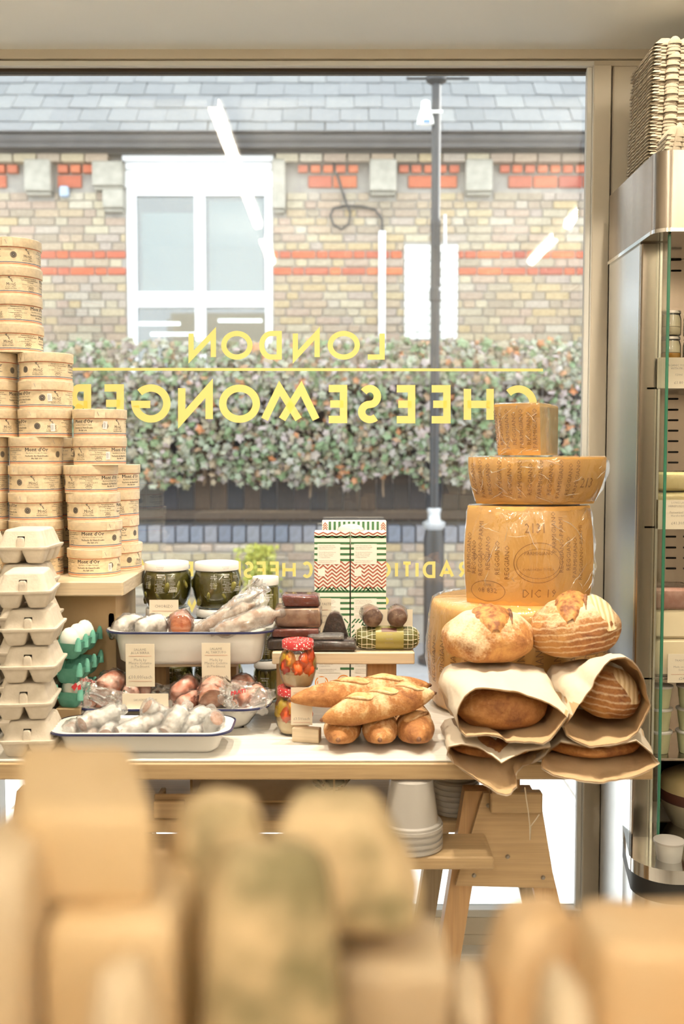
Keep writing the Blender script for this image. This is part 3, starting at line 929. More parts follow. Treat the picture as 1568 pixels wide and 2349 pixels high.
b = MB(); b.box(-.075, .068, .0122, .018, .02, .05, .002); b.build('cross_rail', M['ply'], bx)
b = MB(); b.box(-.075, -.063, .0185, .09, 0, hq, .002); b.build('side_panel', M['ply'], bx)
cb = thing('storage_carton', 'wide open grey-brown carton stored on the shelf under the table', 'carton', (xat(610, 2.3), 2.25, 0))
b = MB(); b.box(-.16, .155, .10, .105, zs + .001, zat(1806, 2.36)); b.build('back_panel', plain('greyboard', (.30, .24, .18), .9), cb)
b = MB(); b.box(-.166, -.1605, -.05, .105, zs + .001, TZ - .045); b.build('side_panel', M['card'], cb)
b = MB(); b.box(.1555, .160, -.05, .105, zs + .001, TZ - .045); b.build('side_panel', M['card'], cb)
b = MB(); b.box(-.16, .155, -.05, .0995, zs + .001, zs + .006); b.build('bottom_panel', M['card'], cb)
b = MB(); b.box(-.16, .155, .0, .012, TZ - .056, TZ - .046); b.build('flap', M['card'], cb)
# camouflage patterned bag
m_, nt, out = nodes('camouflage_cloth')
nz = noise_tex(nt, coords(nt), 34, 2, .5, .6)
r_ = N(nt, 'ValToRGB', {'Fac': nz.outputs[0]}); r_.color_ramp.interpolation = 'CONSTANT'
for i, (p, c) in enumerate(((0, (.02, .02, .025)), (.46, (.22, .19, .18)), (.54, (.45, .38, .30)), (.66, (.22, .05, .04)))):
    e = r_.color_ramp.elements[i] if i < 2 else r_.color_ramp.elements.new(p)
    e.position = p; e.color = (*c, 1)
princ(nt, out, r_.outputs[0], .8)
M['camo'] = m_
bg_ = thing('patterned_bag', 'black and grey camouflage bag lying in the carton under the table', 'bag', (xat(757, 2.2), 2.285, zs + .0075))
b = MB(); blob(b, .058, .045, .075, 28, 18, .18, 2.2, 2.6, c=(0, 0, .073)); b.build('body', M['camo'], bg_, 60)
b = MB(); b.tube([(-.03, -.045, .12), (-.02, -.055, .135), (.02, -.055, .135), (.03, -.045, .12)], .004, 6); b.build('strap', M['black_iron'], bg_)
st = thing('string', 'thin pale string hanging in a loop below the table edge', 'string', (xat(1205, 1.99), 1.985, 0))
pp = [(1203, 1806), (1206, 1830), (1211, 1862), (1214, 1890), (1215, 1927), (1217, 1895), (1228, 1880), (1236, 1868)]
b = MB(); b.tube([at(a, c, 1.985) - Vector((xat(1205, 1.99), 1.985, 0)) for a, c in pp], .0012, 5); b.build('loop', plain('twine', (.75, .68, .55), .8), st)

# ------------------------------------------------------------------ cardboard carton carrying the plank with the round boxes
PZ = 1.2145
ct = thing('cardboard_carton', 'brown cardboard carton with oval hand slots carrying the plank of round boxes', 'carton', (-.518, 2.262, TZ + .0005))
cw, ch, cd = .42, PZ - .034 - TZ - .001, .22
def slot(cx, cz_, w_, h_):
    return [(cx + x, cz_ + z) for x, z in rrect(-w_ / 2, w_ / 2, -h_ / 2, h_ / 2, w_ / 2 - .0005, 4)]
b = MB(); b.prism([(-cw, 0), (0, 0), (0, ch), (-cw, ch)], .005, None, [slot(-.010, .205, .014, .062), slot(-.010, .045, .014, .055)]); b.build('front_panel', M['card'], ct, 0)
b = MB(); b.box(-.005, 0, .0052, cd, 0, ch); b.build('side_panel', M['card'], ct, 0)
b = MB(); b.box(-cw, -.0052, cd - .005, cd, 0, ch); b.build('back_panel', M['card'], ct, 0)
b = MB(); b.box(-cw, -cw + .005, .0052, cd - .0052, 0, ch); b.build('side_panel', M['card'], ct, 0)
b = MB(); b.box(-cw + .0052, -.0052, .0052, cd - .0052, ch - .006, ch); b.build('top_panel', M['card'], ct, 0)
b = MB(); b.box(-cw + .0052, -.0052, .0052, cd - .0052, 0, .006); b.build('bottom_panel', M['card'], ct, 0)
pk = thing('display_plank', 'thick pale beech plank lying on the cardboard carton under the round boxes', 'plank', (-.487, 2.200, PZ - .033))
b = MB(); b.box(-.52, 0, 0, .325, 0, .0328, .003); b.build('board', M['birch'], pk)
b = MB(); b.box(.0002, .0012, .004, .321, .002, .031); b.build('end_grain', plain('end_grain', (.52, .43, .31), .8, c2=(.62, .53, .40), scale=30, stretch=(1, 1, 8)), pk)

# ------------------------------------------------------------------ round spruce cheese boxes
M['spruce'] = wood('spruce_veneer', (.80, .65, .43), (.85, .71, .50), 0, 2, .38)
M['spruce_lid'] = wood('spruce_lid', (.82, .67, .46), (.87, .73, .53), 0, 2, .4)
M['ink_red'] = plain('red_ink', (.62, .12, .05), .5)
M['ink_navy'] = plain('navy_ink', (.06, .08, .20), .5)
M['ink'] = plain('black_ink', (.06, .055, .06), .5)
M['sticker'] = plain('white_sticker', (.80, .76, .76), .5)
M['ink_grey'] = plain('grey_ink', (.36, .33, .34), .5)
BR, BH = .0597, .0642
mb0 = thing('round_cheese_box', 'x', 'cheese box', (0, 0, 0), 0, 'round wooden cheese boxes on the plank')
prof = [(0, 0), (BR, 0), (BR, .0045), (BR, .0062), (BR, .0078), (BR, .0094), (BR, .0412), (BR, .0424), (BR, .0480)]
b = MB(); b.lathe(prof, 48, ms=[0, 0, 1, 0, 2, 0, 1, 0], cap0=False); b.build('body', [M['spruce'], M['ink_red'], M['ink_navy']], mb0)
b = MB(); b.lathe([(BR + .0003, .0430), (BR + .0022, .0430), (BR + .0026, .0440), (BR + .0026, BH - .0012), (BR + .0018, BH - .0004), (0, BH - .0004)], 48, cap0=False, cap1=False)
lid_o = b.build('lid', M['spruce_lid'], mb0)
b = MB()                                    # overlapping end of the lid strip
v = []
for i in range(6):
    a = R(-60) + i * R(4.2)
    for z in (.0431, BH - .0010): v.append(((BR + .0034) * math.cos(a), (BR + .0034) * math.sin(a), z))
b.add(v, [(2 * i, 2 * i + 2, 2 * i + 3, 2 * i + 1) for i in range(5)]); b.build('lid_overlap', M['spruce_lid'], mb0)
for a, z, tilt in ((-1.2, .0628, 0), (-1.75, .0625, 0), (-.92, .053, 1), (2.0, .0626, 0)):
    b = MB(); r_ = BR + .0038
    pts = [((r_) * math.cos(a + t * (.03 if tilt else .07)), r_ * math.sin(a + t * (.03 if tilt else .07)), z + (t * -.0045 if tilt else 0)) for t in (-1, 0, 1)]
    b.tube(pts, .0004, 4); b.build('staple', M['ink_grey'], mb0)
def wrapfn(s0, z0, r=BR + .00025):
    return lambda u, v: (r * math.cos(-PI / 2 + (s0 + u) / r), r * math.sin(-PI / 2 + (s0 + u) / r), z0 + v)
b = MB()
for h in range(2):
    s0 = h * .1875
    for q in (-.00022, 0, .00022): put_text(b, "Mont d'Or", .0118, wrapfn(s0 + q, .0318, BR + .00025 + abs(q) * .1), sx=1.02)
    put_text(b, "Appellation d'Origine Protégée", .0040, wrapfn(s0, .0266), sx=.95)
    put_text(b, "Vacherin du Haut-Doubs", .0052, wrapfn(s0, .0196), bold=.015)
    put_text(b, "Au lait cru", .0056, wrapfn(s0, .0140), bold=.015)
    s0 = h * .1875 + .054
    f = wrapfn(s0, .0250)
    stroke(b, circ(0, 0, .0066, n=28), .0011, f, True); stroke(b, circ(0, 0, .0046, n=24), .0016, f, True); stroke(b, circ(0, 0, .0022, n=14), .0022, f, True)
    s0 = h * .1875 + .086
    put_text(b, "M", .0108, wrapfn(s0 - .0062, .0196), sx=.8); put_text(b, "ON", .0082, wrapfn(s0 + .0018, .0200), sx=.8); put_text(b, "S", .0112, wrapfn(s0 + .0092, .0192), sx=.8)
    put_text(b, "Fromager - Affineur", .0030, wrapfn(s0, .0164)); put_text(b, "Saint-Haon-le-Châtel", .0030, wrapfn(s0, .0128), bold=.02)
    f = wrapfn(s0, 0)
    stroke(b, [(.005, .0275), (.0022, .0305), (.001, .0345), (-.0022, .0365), (-.0032, .0395)], .0011, f); stroke(b, [(.0022, .0305), (.0048, .0325)], .0008, f); stroke(b, [(.001, .0345), (.0032, .0352)], .0008, f); stroke(b, [(-.0058, .0392), (-.0005, .0398)], .0014, f); stroke(b, [(-.0045, .0372), (-.002, .0366)], .0010, f)
    s0 = h * .1875 + .132
    for i, (tx, sz) in enumerate((("Fabriqué avec soin par", .0036), ("la Fromagerie Arnaud-Rolland", .0036), ("de Granges", .0036), ("à conserver entre +2 et +6°C", .0033), ("Poids 500 g", .0036))):
        put_text(b, tx, sz, wrapfn(s0, .0368 - i * .0045), bold=.008)
    f = wrapfn(s0, .0140)
    stroke(b, circ(0, 0, .0068, .0038, n=28), .0006, f, True); put_text(b, "FR 25", .0030, wrapfn(s0, .0134)); stroke(b, [(-.0055, .0018), (.0055, .0018)], .0004, f)
b.build('printed_text', M['ink'], mb0, 0, fix=False)
rows = {'R1': (2.33, [(215, 0), (218, -.008), (214.5, .083), (210, .122), (231, .12), (232, .028)], 'right-hand front stack'),
        'R0': (2.455, [(267, .01), (260, -.02), (262, .06), (264, .13)], 'half-hidden stack behind the right-hand front stack'),
        'C': (2.33, [(83, .09), (83, .05), (83, .055), (84, .075), (86, -.018), (108, .055), (110, .045), (111, .087)], 'middle front stack'),
        'L': (2.33, [(-42, .03), (-42, .1), (-41, .07), (-40, .06), (-38, .17), (-14, .03), (-13, .10), (-12, .17)], 'left-hand front stack'),
        'B': (2.458, [(145, .1), (145, .14), (144, .13), (145, .13), (146, .125)], 'rear stack between the middle and right-hand stacks')}
first_box = True
nth = ('lowest', 'second from the bottom', 'third from the bottom', 'fourth from the bottom', 'fifth from the bottom', 'sixth from the bottom', 'seventh from the bottom', 'eighth from the bottom', 'ninth from the bottom', 'tenth', 'eleventh', 'twelfth')
def place_box(px_, Y, k, s0, label):
    global first_box
    loc = (xat(px_, Y), Y, PZ + .0004 + k * BH)
    rz = -s0 / BR
    if first_box:
        mb0.location = loc; mb0.rotation_euler[2] = rz; mb0['label'] = label; first_box = False; return mb0
    return dup(mb0, label, loc, rz)
blist = {}
for nm, (Y, cols, desc) in rows.items():
    for k, (px_, s0) in enumerate(cols):
        o = place_box(px_, Y, k, s0, 'round spruce cheese box, %s in the %s' % (nth[k].replace(' from the bottom', ''), desc))
        blist[nm, k] = o
for i, (px_, s0) in enumerate(((45, .086), (43, .106), (44, .076), (43, .036))):
    blist['T', i] = place_box(px_, 2.33, 8 + i, s0, 'round spruce cheese box, %s of the four on the tall top stack' % ('lowest', 'second', 'third', 'topmost')[i])
def sticker(key, off, z, tilt):
    o = blist[key]; s0 = -o.rotation_euler[2] * BR
    f = wrapfn(s0 + off, z, BR + .0006); b = MB(); c, s = math.cos(tilt), math.sin(tilt)
    P = [(x * c - y * s, x * s + y * c) for x, y in ((-.005, -.009), (0, -.009), (.005, -.009), (.005, .009), (0, .009), (-.005, .009))]
    b.add([f(*p_) for p_ in P], [(0, 1, 4, 5), (1, 2, 3, 4)])
    b.build('price_sticker', M['sticker'], o, 0)
    b = MB(); f2 = wrapfn(s0 + off, z, BR + .0008); stroke(b, [(-.0018, -.006), (-.0018, .006)], .0014, f2); stroke(b, [(.001, -.005), (.001, .005)], .0008, f2)
    b.build('sticker_print', M['ink_grey'], o, 0, fix=False)
for a in ((('R1', 5), .026, .027, -.1), (('R1', 4), .034, .022, 0), (('C', 5), .034, .022, .05), (('C', 6), .026, .026, .1), (('R1', 0), .052, .021, 0), (('T', 3), -.037, .022, .45), (('T', 2), -.05, .022, 0), (('T', 1), -.05, .022, 0)): sticker(*a)

# ------------------------------------------------------------------ egg cartons
M['pulp'] = plain('grey_pulp', (.62, .55, .45), .95, c2=(.68, .61, .51), scale=60, bump=.35, bscale=260)
CW, CD = .106, .130
def carton_proto():
    t = thing('egg_carton', 'x', 'egg carton', (0, 0, 0), 0, 'pulp egg cartons stacked by the carton')
    # lid: rows of a tapered shell; long sides scalloped; a hole for the tongue in front
    def ring(f, z, n=16):                     # f = 0 rim .. 1 top
        hx, hy = CW / 2 - .003 - .011 * f, CD / 2 - .003 - .010 * f
        P = []
        def rib(tt): return .0030 * (1 - abs(math.cos(PI * 5 * tt))) * (1 - .15 * f)
        r = .012
        for i in range(n): t_ = i / n; P.append((-hx + r + (2 * hx - 2 * r) * t_, -hy, z))
        for i in range(3): a = -PI / 2 + PI / 2 * i / 3; P.append((hx - r + r * math.cos(a), -hy + r + r * math.sin(a), z))
        for i in range(30): t_ = i / 30; P.append((hx - rib(t_), -hy + r + (2 * hy - 2 * r) * t_, z))
        for i in range(3): a = PI / 2 * i / 3; P.append((hx - r + r * math.cos(a), hy - r + r * math.sin(a), z))
        for i in range(n): t_ = i / n; P.append((hx - r - (2 * hx - 2 * r) * t_, hy, z))
        for i in range(3): a = PI / 2 + PI / 2 * i / 3; P.append((-hx + r + r * math.cos(a), hy - r + r * math.sin(a), z))
        for i in range(30): t_ = i / 30; P.append((-hx + rib(t_), hy - r - (2 * hy - 2 * r) * t_, z))
        for i in range(3): a = PI + PI / 2 * i / 3; P.append((-hx + r + r * math.cos(a), -hy + r + r * math.sin(a), z))
        return P
    zs_ = [.0335, .041, .046, .0495, .053, .0565, .0615, .0665]
    rings = [ring((z - .0335) / .033, z) for z in zs_]
    n = len(rings[0]); v = [p_ for r_ in rings for p_ in r_]; F = []
    for i in range(len(rings) - 1):
        for j in range(n):
            hole = j in (6, 7, 8, 9) and i in (2, 3, 4)
            if not hole: F.append([i * n + j, i * n + (j + 1) % n, (i + 1) * n + (j + 1) % n, (i + 1) * n + j])
    b = MB(); b.add(v, F)
    top = ring(1.25, .0695); b.loft([rings[-1], top, ring(1.5, .0704)], cap0=False)
    # rim flange
    def rim(o_, z): return [(x, y, z) for x, y in rrect(-CW / 2 - o_, CW / 2 + o_, -CD / 2 - o_, CD / 2 + o_, .012, 4)]
    b.loft([rim(-.006, .0345), rim(.0025, .0345), rim(.0025, .0312), rim(-.006, .0312)], False, False)
    b.build('lid', M['pulp'], t, 50)
    b = MB()
    b.loft([rim(-.006, .0310), rim(.0012, .0310), rim(.0012, .0285), rim(-.008, .0285)], False, False)
    for i in range(2):
        for j in range(3):
            cx, cy_ = (-.5 + i) * (CW / 2 - .001), (-1 + j) * (CD / 3 - .001)
            h0, h1 = CW / 4 - .001, CW / 4 - .010
            k0, k1 = CD / 6 - .0012, CD / 6 - .009
            b.loft([[(cx + x, cy_ + y, z) for x, y in rrect(-a, a, -c_, c_, r_, 3)] for a, c_, r_, z in ((h0, k0, .006, .029), (h0 - .003, k0 - .003, .008, .018), (h1 + .001, k1 + .001, .007, .003), (h1 - .002, k1 - .002, .006, .0))], False, True)
    b.box(-CW / 2 + .006, CW / 2 - .006, -CD / 2 + .006, CD / 2 - .006, .0275, .0285)
    b.build('base', M['pulp'], t, 50)
    b = MB(); yq = -CD / 2 + .0055
    b.loft([[(x, yq + y, z) for x, y in rrect(-.0075 * q, .0075 * q, -.004, .003, .0025, 3)] for q, z in ((1.1, .034), (1.1, .046), (1.0, .0515), (.6, .0545))])
    b.build('latch_tongue', M['pulp'], t, 60)
    return t
ec = carton_proto()
first_c = True
def place_carton(x, y, k, rz, label, pitch=.0742, z0=TZ):
    global first_c
    loc = (x, y, z0 + .001 + k * pitch)
    if first_c:
        ec.location = loc; ec.rotation_euler[2] = rz; ec['label'] = label; first_c = False; return ec
    return dup(ec, label, loc, rz)
jit = [(.005, 4), (-.004, 7), (.008, 5), (.009, 6), (-.002, 8)]
for k, (dx, a) in enumerate(jit):
    place_carton(xat(30, 1.94) + dx + .01, 1.998, k, R(a), 'grey pulp egg carton, %s in the front stack of five' % nth[k].replace(' from the bottom', ''))
for k, (dx, a) in enumerate(((0, 1), (.004, -2), (-.003, 2), (.003, 0), (-.002, 1), (.004, -1))):
    place_carton(-.674 + dx, 2.132, k, R(a), 'grey pulp egg carton, %s in the rear stack of six' % nth[k].replace(' from the bottom', ''))
for k in range(6):
    place_carton(-.792 + .003 * (k % 2), 2.132, k, R(2 * (k % 3) - 2), 'grey pulp egg carton, %s in the leftmost stack cut by the frame' % nth[k].replace(' from the bottom', ''))
# green egg trays
M['green_pulp'] = plain('green_pulp', (.11, .36, .27), .9, c2=(.16, .44, .34), scale=50, bump=.3, bscale=200)
M['egg'] = plain('white_egg', (.86, .78, .68), .5, c2=(.80, .86, .80), scale=30)
def green_tray(x, y, z, rz, tilt, label):
    t = thing('green_egg_carton', label, 'egg carton', (x, y, z), rz, 'open green egg cartons')
    t.rotation_euler[1] = tilt
    W, D = .056, .15
    b = MB()
    for i in range(1):
        for j in range(3):
            cx, cy_ = 0, (-1 + j) * D / 3
            rg = []
            for f, zz in ((1, .034), (.93, .02), (.72, .004), (.6, 0), (.55, .003), (.66, .006), (.86, .021), (.93, .034)):
                rg.append([(cx + x_, cy_ + y_, zz + (.008 * max(0, math.cos(4 * math.atan2(y_, x_))) * -1 if zz > .03 else 0)) for x_, y_ in rrect(-W / 2 * f, W / 2 * f, -D / 6 * f, D / 6 * f, .009 * f, 3)])
            b.loft(rg, False, False); b.loft([rg[4]], True, False)
    b.build('tray', M['green_pulp'], t, 50)
    b = MB()
    for i in range(2):
        for j in range(4):
            cx, cy_ = (-.5 + i) * W, (-1.5 + j) * D / 3
            b.lathe([(.008, .02), (.006, .04), (.003, .048), (0, .049)], 8, c=(cx * .95, cy_ * .97, 0), cap0=False)
    tag(b.build('peaks', M['green_pulp'], t, 50), kind='stuff')
    return t
def eggs_on(t, tilt, spots, who):
    for q, (i, j) in enumerate(spots):
        Mx = Matrix.Translation(t.location) @ t.rotation_euler.to_matrix().to_4x4()
        p_ = Mx @ Vector((0, (-1 + j) * .05, .036))
        o = thing('egg', 'white egg in the %s, %s one' % (who, ('front', 'middle', 'rear')[j]), 'egg', p_, 0, 'eggs in the green cartons')
        b = MB(); b.lathe([(0, -.027), (.008, -.0255), (.015, -.021), (.0195, -.012), (.0208, -.002), (.0195, .010), (.015, .020), (.009, .0265), (0, .029)], 20, cap0=False, cap1=False)
        b.build('shell', M['egg'], o, 80)
gx = -.583
g1 = green_tray(gx, 2.165, 1.062, R(-4), R(4), 'open green pulp egg carton holding white eggs, topmost beside the grey cartons')
g2 = green_tray(gx + .002, 2.165, 1.008, R(-4), R(4), 'green pulp egg carton without visible eggs, second from the top')
g3 = green_tray(gx + .003, 2.165, .957, R(-4), R(4), 'green pulp egg carton with two eggs showing, lowest in sight')
eggs_on(g1, 0, [(0, j) for j in range(3)], 'topmost green carton')
eggs_on(g3, 0, [(0, 0), (0, 1)], 'lower green carton')
b = thing('small_carton', 'low cardboard carton under the green egg cartons', 'carton', (gx, 2.165, TZ + .0005))
MB().box(-.027, .027, -.075, .075, 0, .0592, .002).build('carton', M['card'], b)
# ------------------------------------------------------------------ enamel trays and cured meats
M['enamel'] = plain('white_enamel', (.91, .90, .86), .14, c2=(.93, .92, .89), scale=4)
M['enamel_rim'] = plain('navy_enamel', (.03, .035, .10), .15)
M['film'] = glassy('cling_film', (.99, .99, .99), .05, bump=.55, bscale=38, rough=.06, milky=.03)
M['film_white'] = glassy('milky_film', (.99, .99, .99), .16, bump=1.0, bscale=70, rough=.05, milky=.24, milk=(1, 1, .99))
M['sheet'] = glassy('clear_bag', (.98, .98, .98), .12, bump=.7, bscale=26, rough=.08, milky=.16, milk=(.97, .97, .98))
M['salami_white'] = plain('white_salami_skin', (.94, .92, .88), .85, c2=(.50, .30, .20), scale=34, pos=(.50, .70), bump=.5, bscale=90)
M['salami_red'] = plain('red_salami_skin', (.50, .17, .10), .55, c2=(.72, .50, .42), scale=38, pos=(.40, .68), bump=.4, bscale=90)
M['salami_grey'] = plain('grey_salami_skin', (.80, .77, .72), .6, c2=(.44, .36, .29), scale=22, pos=(.4, .7), bump=.5, bscale=120)
M['stick_brown'] = plain('dried_stick', (.80, .68, .55), .7, c2=(.42, .22, .11), scale=34, pos=(.42, .62), bump=.5, bscale=90)
M['salami_cut'] = plain('cut_salami', (.42, .09, .03), .25, c2=(.58, .20, .08), scale=60, pos=(.42, .6))
M['meat'] = plain('meat_end', (.48, .20, .11), .45, c2=(.60, .32, .20), scale=90)

def enamel_tray(label, x, y, z, w_, d_, h, taper, rad, rimw):
    t = thing('enamel_tray', label, 'tray', (x, y, z), 0, 'white enamel trays with dark rims')
    a, c = w_ / 2, d_ / 2
    def rr(o, zz, r): return [(p_[0], p_[1], zz) for p_ in rrect(-a + o, a - o, -c + o, c - o, max(.008, r), 7)]
    b = MB()
    b.loft([rr(rimw + taper + .012, .0, rad - .02), rr(rimw + taper, .010, rad - .012), rr(rimw + .002, h - .004, rad - .004), rr(.002, h - .0005, rad + rimw * .6),
            rr(.002, h + .0015, rad + rimw * .6), rr(rimw + .004, h, rad - .006), rr(rimw + taper + .003, .012, rad - .016), rr(rimw + taper + .014, .003, rad - .022)])
    b.build('basin', M['enamel'], t, 60)
    b = MB(); b.loft([rr(.002, h - .0022, rad + rimw * .6), rr(-.0012, h - .0012, rad + rimw * .6), rr(-.0012, h + .0022, rad + rimw * .6), rr(.002, h + .003, rad + rimw * .6)], False, False); b.build('rim', M['enamel_rim'], t, 60)
    return t
T3 = enamel_tray('low white enamel tray in front with white dusted sausages', xat(309, 1.94), 2.007, TZ + .001, .366, .150, .0455, .012, .035, .016)
T2 = enamel_tray('middle white enamel dish holding red salami in clear bags', xat(385, 2.10), 2.166, TZ + .001, .425, .158, .055, .030, .05, .018)
T1 = enamel_tray('deep white enamel tray raised on wooden posts, holding wrapped salami', xat(427, 2.15), 2.24, 1.031, .372, .182, .076, .012, .04, .016)
r1 = thing('wooden_riser', 'small wooden riser with two posts under the deep enamel tray', 'riser', (xat(428, 2.29), 2.29, TZ + .0005))
b = MB(); b.box(-.125, .125, -.09, .052, .1245, .1325, .002); b.build('board', M['birch'], r1)
for q0, q1 in ((-.115, -.052), (.055, .112)):
    b = MB(); b.box(q0, q1, .0, .05, 0, .1243, .002); b.build('post', M['pine_z'], r1)

def meat(name, label, cat, c, d, ln, r, mt, film='film_white', tail=.0, group=None, end=None, bend=0.0, seed=0):
    """A sausage centred at c along d; parts: skin, cut end, film."""
    c, d = Vector(c), Vector(d).normalized()
    t = thing(name, label, cat, c, 0, group)
    side = d.cross(Vector((0, 0, 1))); side.normalize(); up = side.cross(d)
    n = 14; pts, rad = [], []
    for i in range(n + 1):
        q = i / n
        pts.append(d * (q - .5) * ln + up * bend * (1 - (2 * q - 1) ** 2) + (side * noise.noise(Vector((q * 3, seed, 1))) + up * noise.noise(Vector((q * 3, seed, 7)))) * r * .18)
        e = min(q, 1 - q) * n
        k = (.35, .78, .93)[int(e)] if e < 3 else 1.0
        if end is not None and q < .2: k = max(k, .94)
        rad.append(r * k * (1 + .10 * noise.noise(Vector((q * 5, seed, 3)))))
    b = MB(); b.tube(pts, rad, 14)
    for i, v in enumerate(b.v):
        b.v[i] = v + (v - d * v.dot(d)).normalized() * r * .08 * noise.noise(v * 60 + Vector((seed, 0, 0)))
    b.build('skin', M[mt], t, 70)
    if end:
        u = (pts[1] - pts[0]).normalized(); s1 = u.cross(Vector((0, 0, 1))).normalized(); s2 = s1.cross(u)
        b = MB(); P = [pts[0] - u * .0012 + (s1 * math.cos(2 * PI * i / 20) + s2 * math.sin(2 * PI * i / 20)) * rad[0] * .985 for i in range(20)]
        b.add(P + [pts[0] - u * .0016], [(i, (i + 1) % 20, 20) for i in range(20)]); b.build('cut_end', M[end], t, 0)
    if film:
        b = MB()
        fp = [pts[0] - d * (.006 + tail)] + [pts[0] - d * .003] + pts[1:-1] + [pts[-1] + d * .003, pts[-1] + d * .012]
        fr = [r * (.55 if tail else .3)] + [rad[0] * 1.12 + .002] + [q * 1.07 + .0015 for q in rad[1:-1]] + [rad[-1] + .004, r * .45]
        fp2, fr2 = [], []
        for i in range(len(fp) - 1):
            for q in (0, .5): fp2.append(fp[i].lerp(fp[i + 1], q)); fr2.append(fr[i] * (1 - q) + fr[i + 1] * q)
        b.tube(fp2 + [fp[-1]], fr2 + [fr[-1]], 26)
        for i, v in enumerate(b.v):
            b.v[i] = v + (v - d * v.dot(d)).normalized() * r * .22 * max(-.3, noise.noise(v * 75 + Vector((seed * 3, 9, 0))) + .5 * noise.noise(v * 170 + Vector((0, seed * 3, 0))))
        b.build('clear_wrap', M[film], t, 180)
    return t
def pd(p0, p1, Y, dy=0.0):
    a, c = at(p0[0], p0[1], Y), at(p1[0], p1[1], Y + dy)
    return (a + c) / 2, c - a, (c - a).length
G3 = 'white dusted sausages in the front tray'
for i, (p0, p1, Y, dy, r, lab) in enumerate((
        ((150, 1684), (176, 1664), 1.985, .05, .0165, 'short white dusted sausage at the left end of the front tray'),
        ((196, 1686), (240, 1676), 1.985, .05, .016, 'white dusted sausage lying low beside the left end'),
        ((241, 1688), (258, 1662), 1.980, .06, .016, 'white dusted sausage pointing at the viewer with a brown end'),
        ((190, 1664), (276, 1628), 1.995, .05, .0185, 'white dusted sausage lying slanted on top at the left'),
        ((272, 1688), (384, 1640), 1.985, .05, .019, 'long white dusted sausage lying slanted in the middle'),
        ((338, 1622), (384, 1650), 2.02, .03, .0165, 'sausage with a red cut end sticking up in the middle'),
        ((345, 1690), (385, 1676), 1.980, .05, .015, 'small wrapped sausage low in the middle of the front tray'),
        ((380, 1685), (428, 1622), 1.990, .04, .0205, 'thick white sausage standing steeply right of the middle'),
        ((410, 1678), (480, 1628), 2.000, .05, .0195, 'white dusted sausage leaning on the steep one'),
        ((430, 1690), (474, 1672), 1.980, .05, .016, 'white dusted sausage low at the right'),
        ((496, 1648), (468, 1684), 1.990, .03, .0165, 'sausage with brown end at the right rim of the front tray'))):
    c, d, ln = pd(p0, p1, Y, dy)
    meat('wrapped_sausage', lab, 'sausage', c, d, max(ln, .05), r, 'salami_white', 'film_white', .004, G3, 'meat' if i in (2, 3, 5, 4, 7, 10) else None, 0, i * 3.1)
G2 = 'red salami in clear bags in the middle dish'
for i, (p0, p1, Y, dy, r, lab) in enumerate((
        ((178, 1618), (222, 1592), 2.13, .04, .022, 'red salami at the left front of the middle dish'),
        ((215, 1606), (262, 1600), 2.16, .04, .020, 'dark red salami behind the left front one'),
        ((232, 1588), (272, 1560), 2.15, .05, .026, 'plump red salami with white netting on top at the left'),
        ((285, 1600), (335, 1578), 2.17, .04, .024, 'pale red salami in a loose bag behind the blank card'),
        ((398, 1606), (448, 1562), 2.15, .05, .022, 'red salami leaning right of the blank card'),
        ((420, 1618), (455, 1604), 2.12, .04, .018, 'small red salami low in the middle of the dish'),
        ((486, 1602), (500, 1568), 2.12, .06, .029, 'thick salami with white bloom pointing at the viewer'),
        ((528, 1588), (570, 1566), 2.17, .04, .021, 'red salami behind the thick one at the right'),
        ((552, 1614), (600, 1590), 2.13, .04, .0225, 'reddish brown salami at the right end of the middle dish'))):
    c, d, ln = pd(p0, p1, Y, dy)
    meat('bagged_salami', lab, 'salami', c, d, max(ln, .07), r, 'salami_red', 'film', .008, G2, 'meat' if i in (6,) else None, .004, 20 + i * 2.3)
def sheet(name, label, P, amp, seed, mt='sheet', n=16, cat='plastic bag', group='loose clear bags in the middle dish', pr=None):
    """A crumpled clear bag spanning four points."""
    P = [Vector(q) for q in P]; c = sum(P, Vector()) / 4
    t = thing(name, label, cat, c, 0, group)
    nr = (P[1] - P[0]).cross(P[3] - P[0]).normalized()
    for k, off in enumerate((0, .004)):
        b = MB(); v = []
        for i in range(n + 1):
            for j in range(n + 1):
                u, w_ = i / n, j / n
                q = (P[0] * (1 - u) + P[1] * u) * (1 - w_) + (P[3] * (1 - u) + P[2] * u) * w_
                edge = .012 * noise.noise(Vector((u * 5, w_ * 5, seed + 4)))
                q = q + nr * (amp * noise.noise(Vector((u * 3.2 + seed, w_ * 3.2, seed))) + amp * .4 * noise.noise(Vector((u * 9, w_ * 9 + seed, 2))) + off) + (P[1] - P[0]).normalized() * edge
                v.append(q - c)
        b.add(v, [(i * (n + 1) + j, i * (n + 1) + j + 1, (i + 1) * (n + 1) + j + 1, (i + 1) * (n + 1) + j) for i in range(n) for j in range(n)])
        b.build(('front_film', 'back_film')[k], M[mt], t, 180, fix=False)
    return t, c, nr
A2 = lambda x, y, Y: at(x, y, Y)
s1, c1, n1 = sheet('clear_bag', 'clear bag with a red printed emblem at the left of the middle dish', [A2(158, 1640, 2.10), A2(200, 1636, 2.10), A2(222, 1562, 2.14), A2(172, 1548, 2.12)], .012, 3.3)
sheet('clear_bag', 'loose clear bag draped over the salami left of the blank card', [A2(195, 1600, 2.10), A2(290, 1650, 2.10), A2(300, 1590, 2.13), A2(215, 1568, 2.10)], .016, 7.1)
sheet('clear_bag', 'clear bag spread behind the blank card', [A2(290, 1600, 2.20), A2(400, 1600, 2.20), A2(395, 1570, 2.22), A2(300, 1572, 2.22)], .014, 1.7)
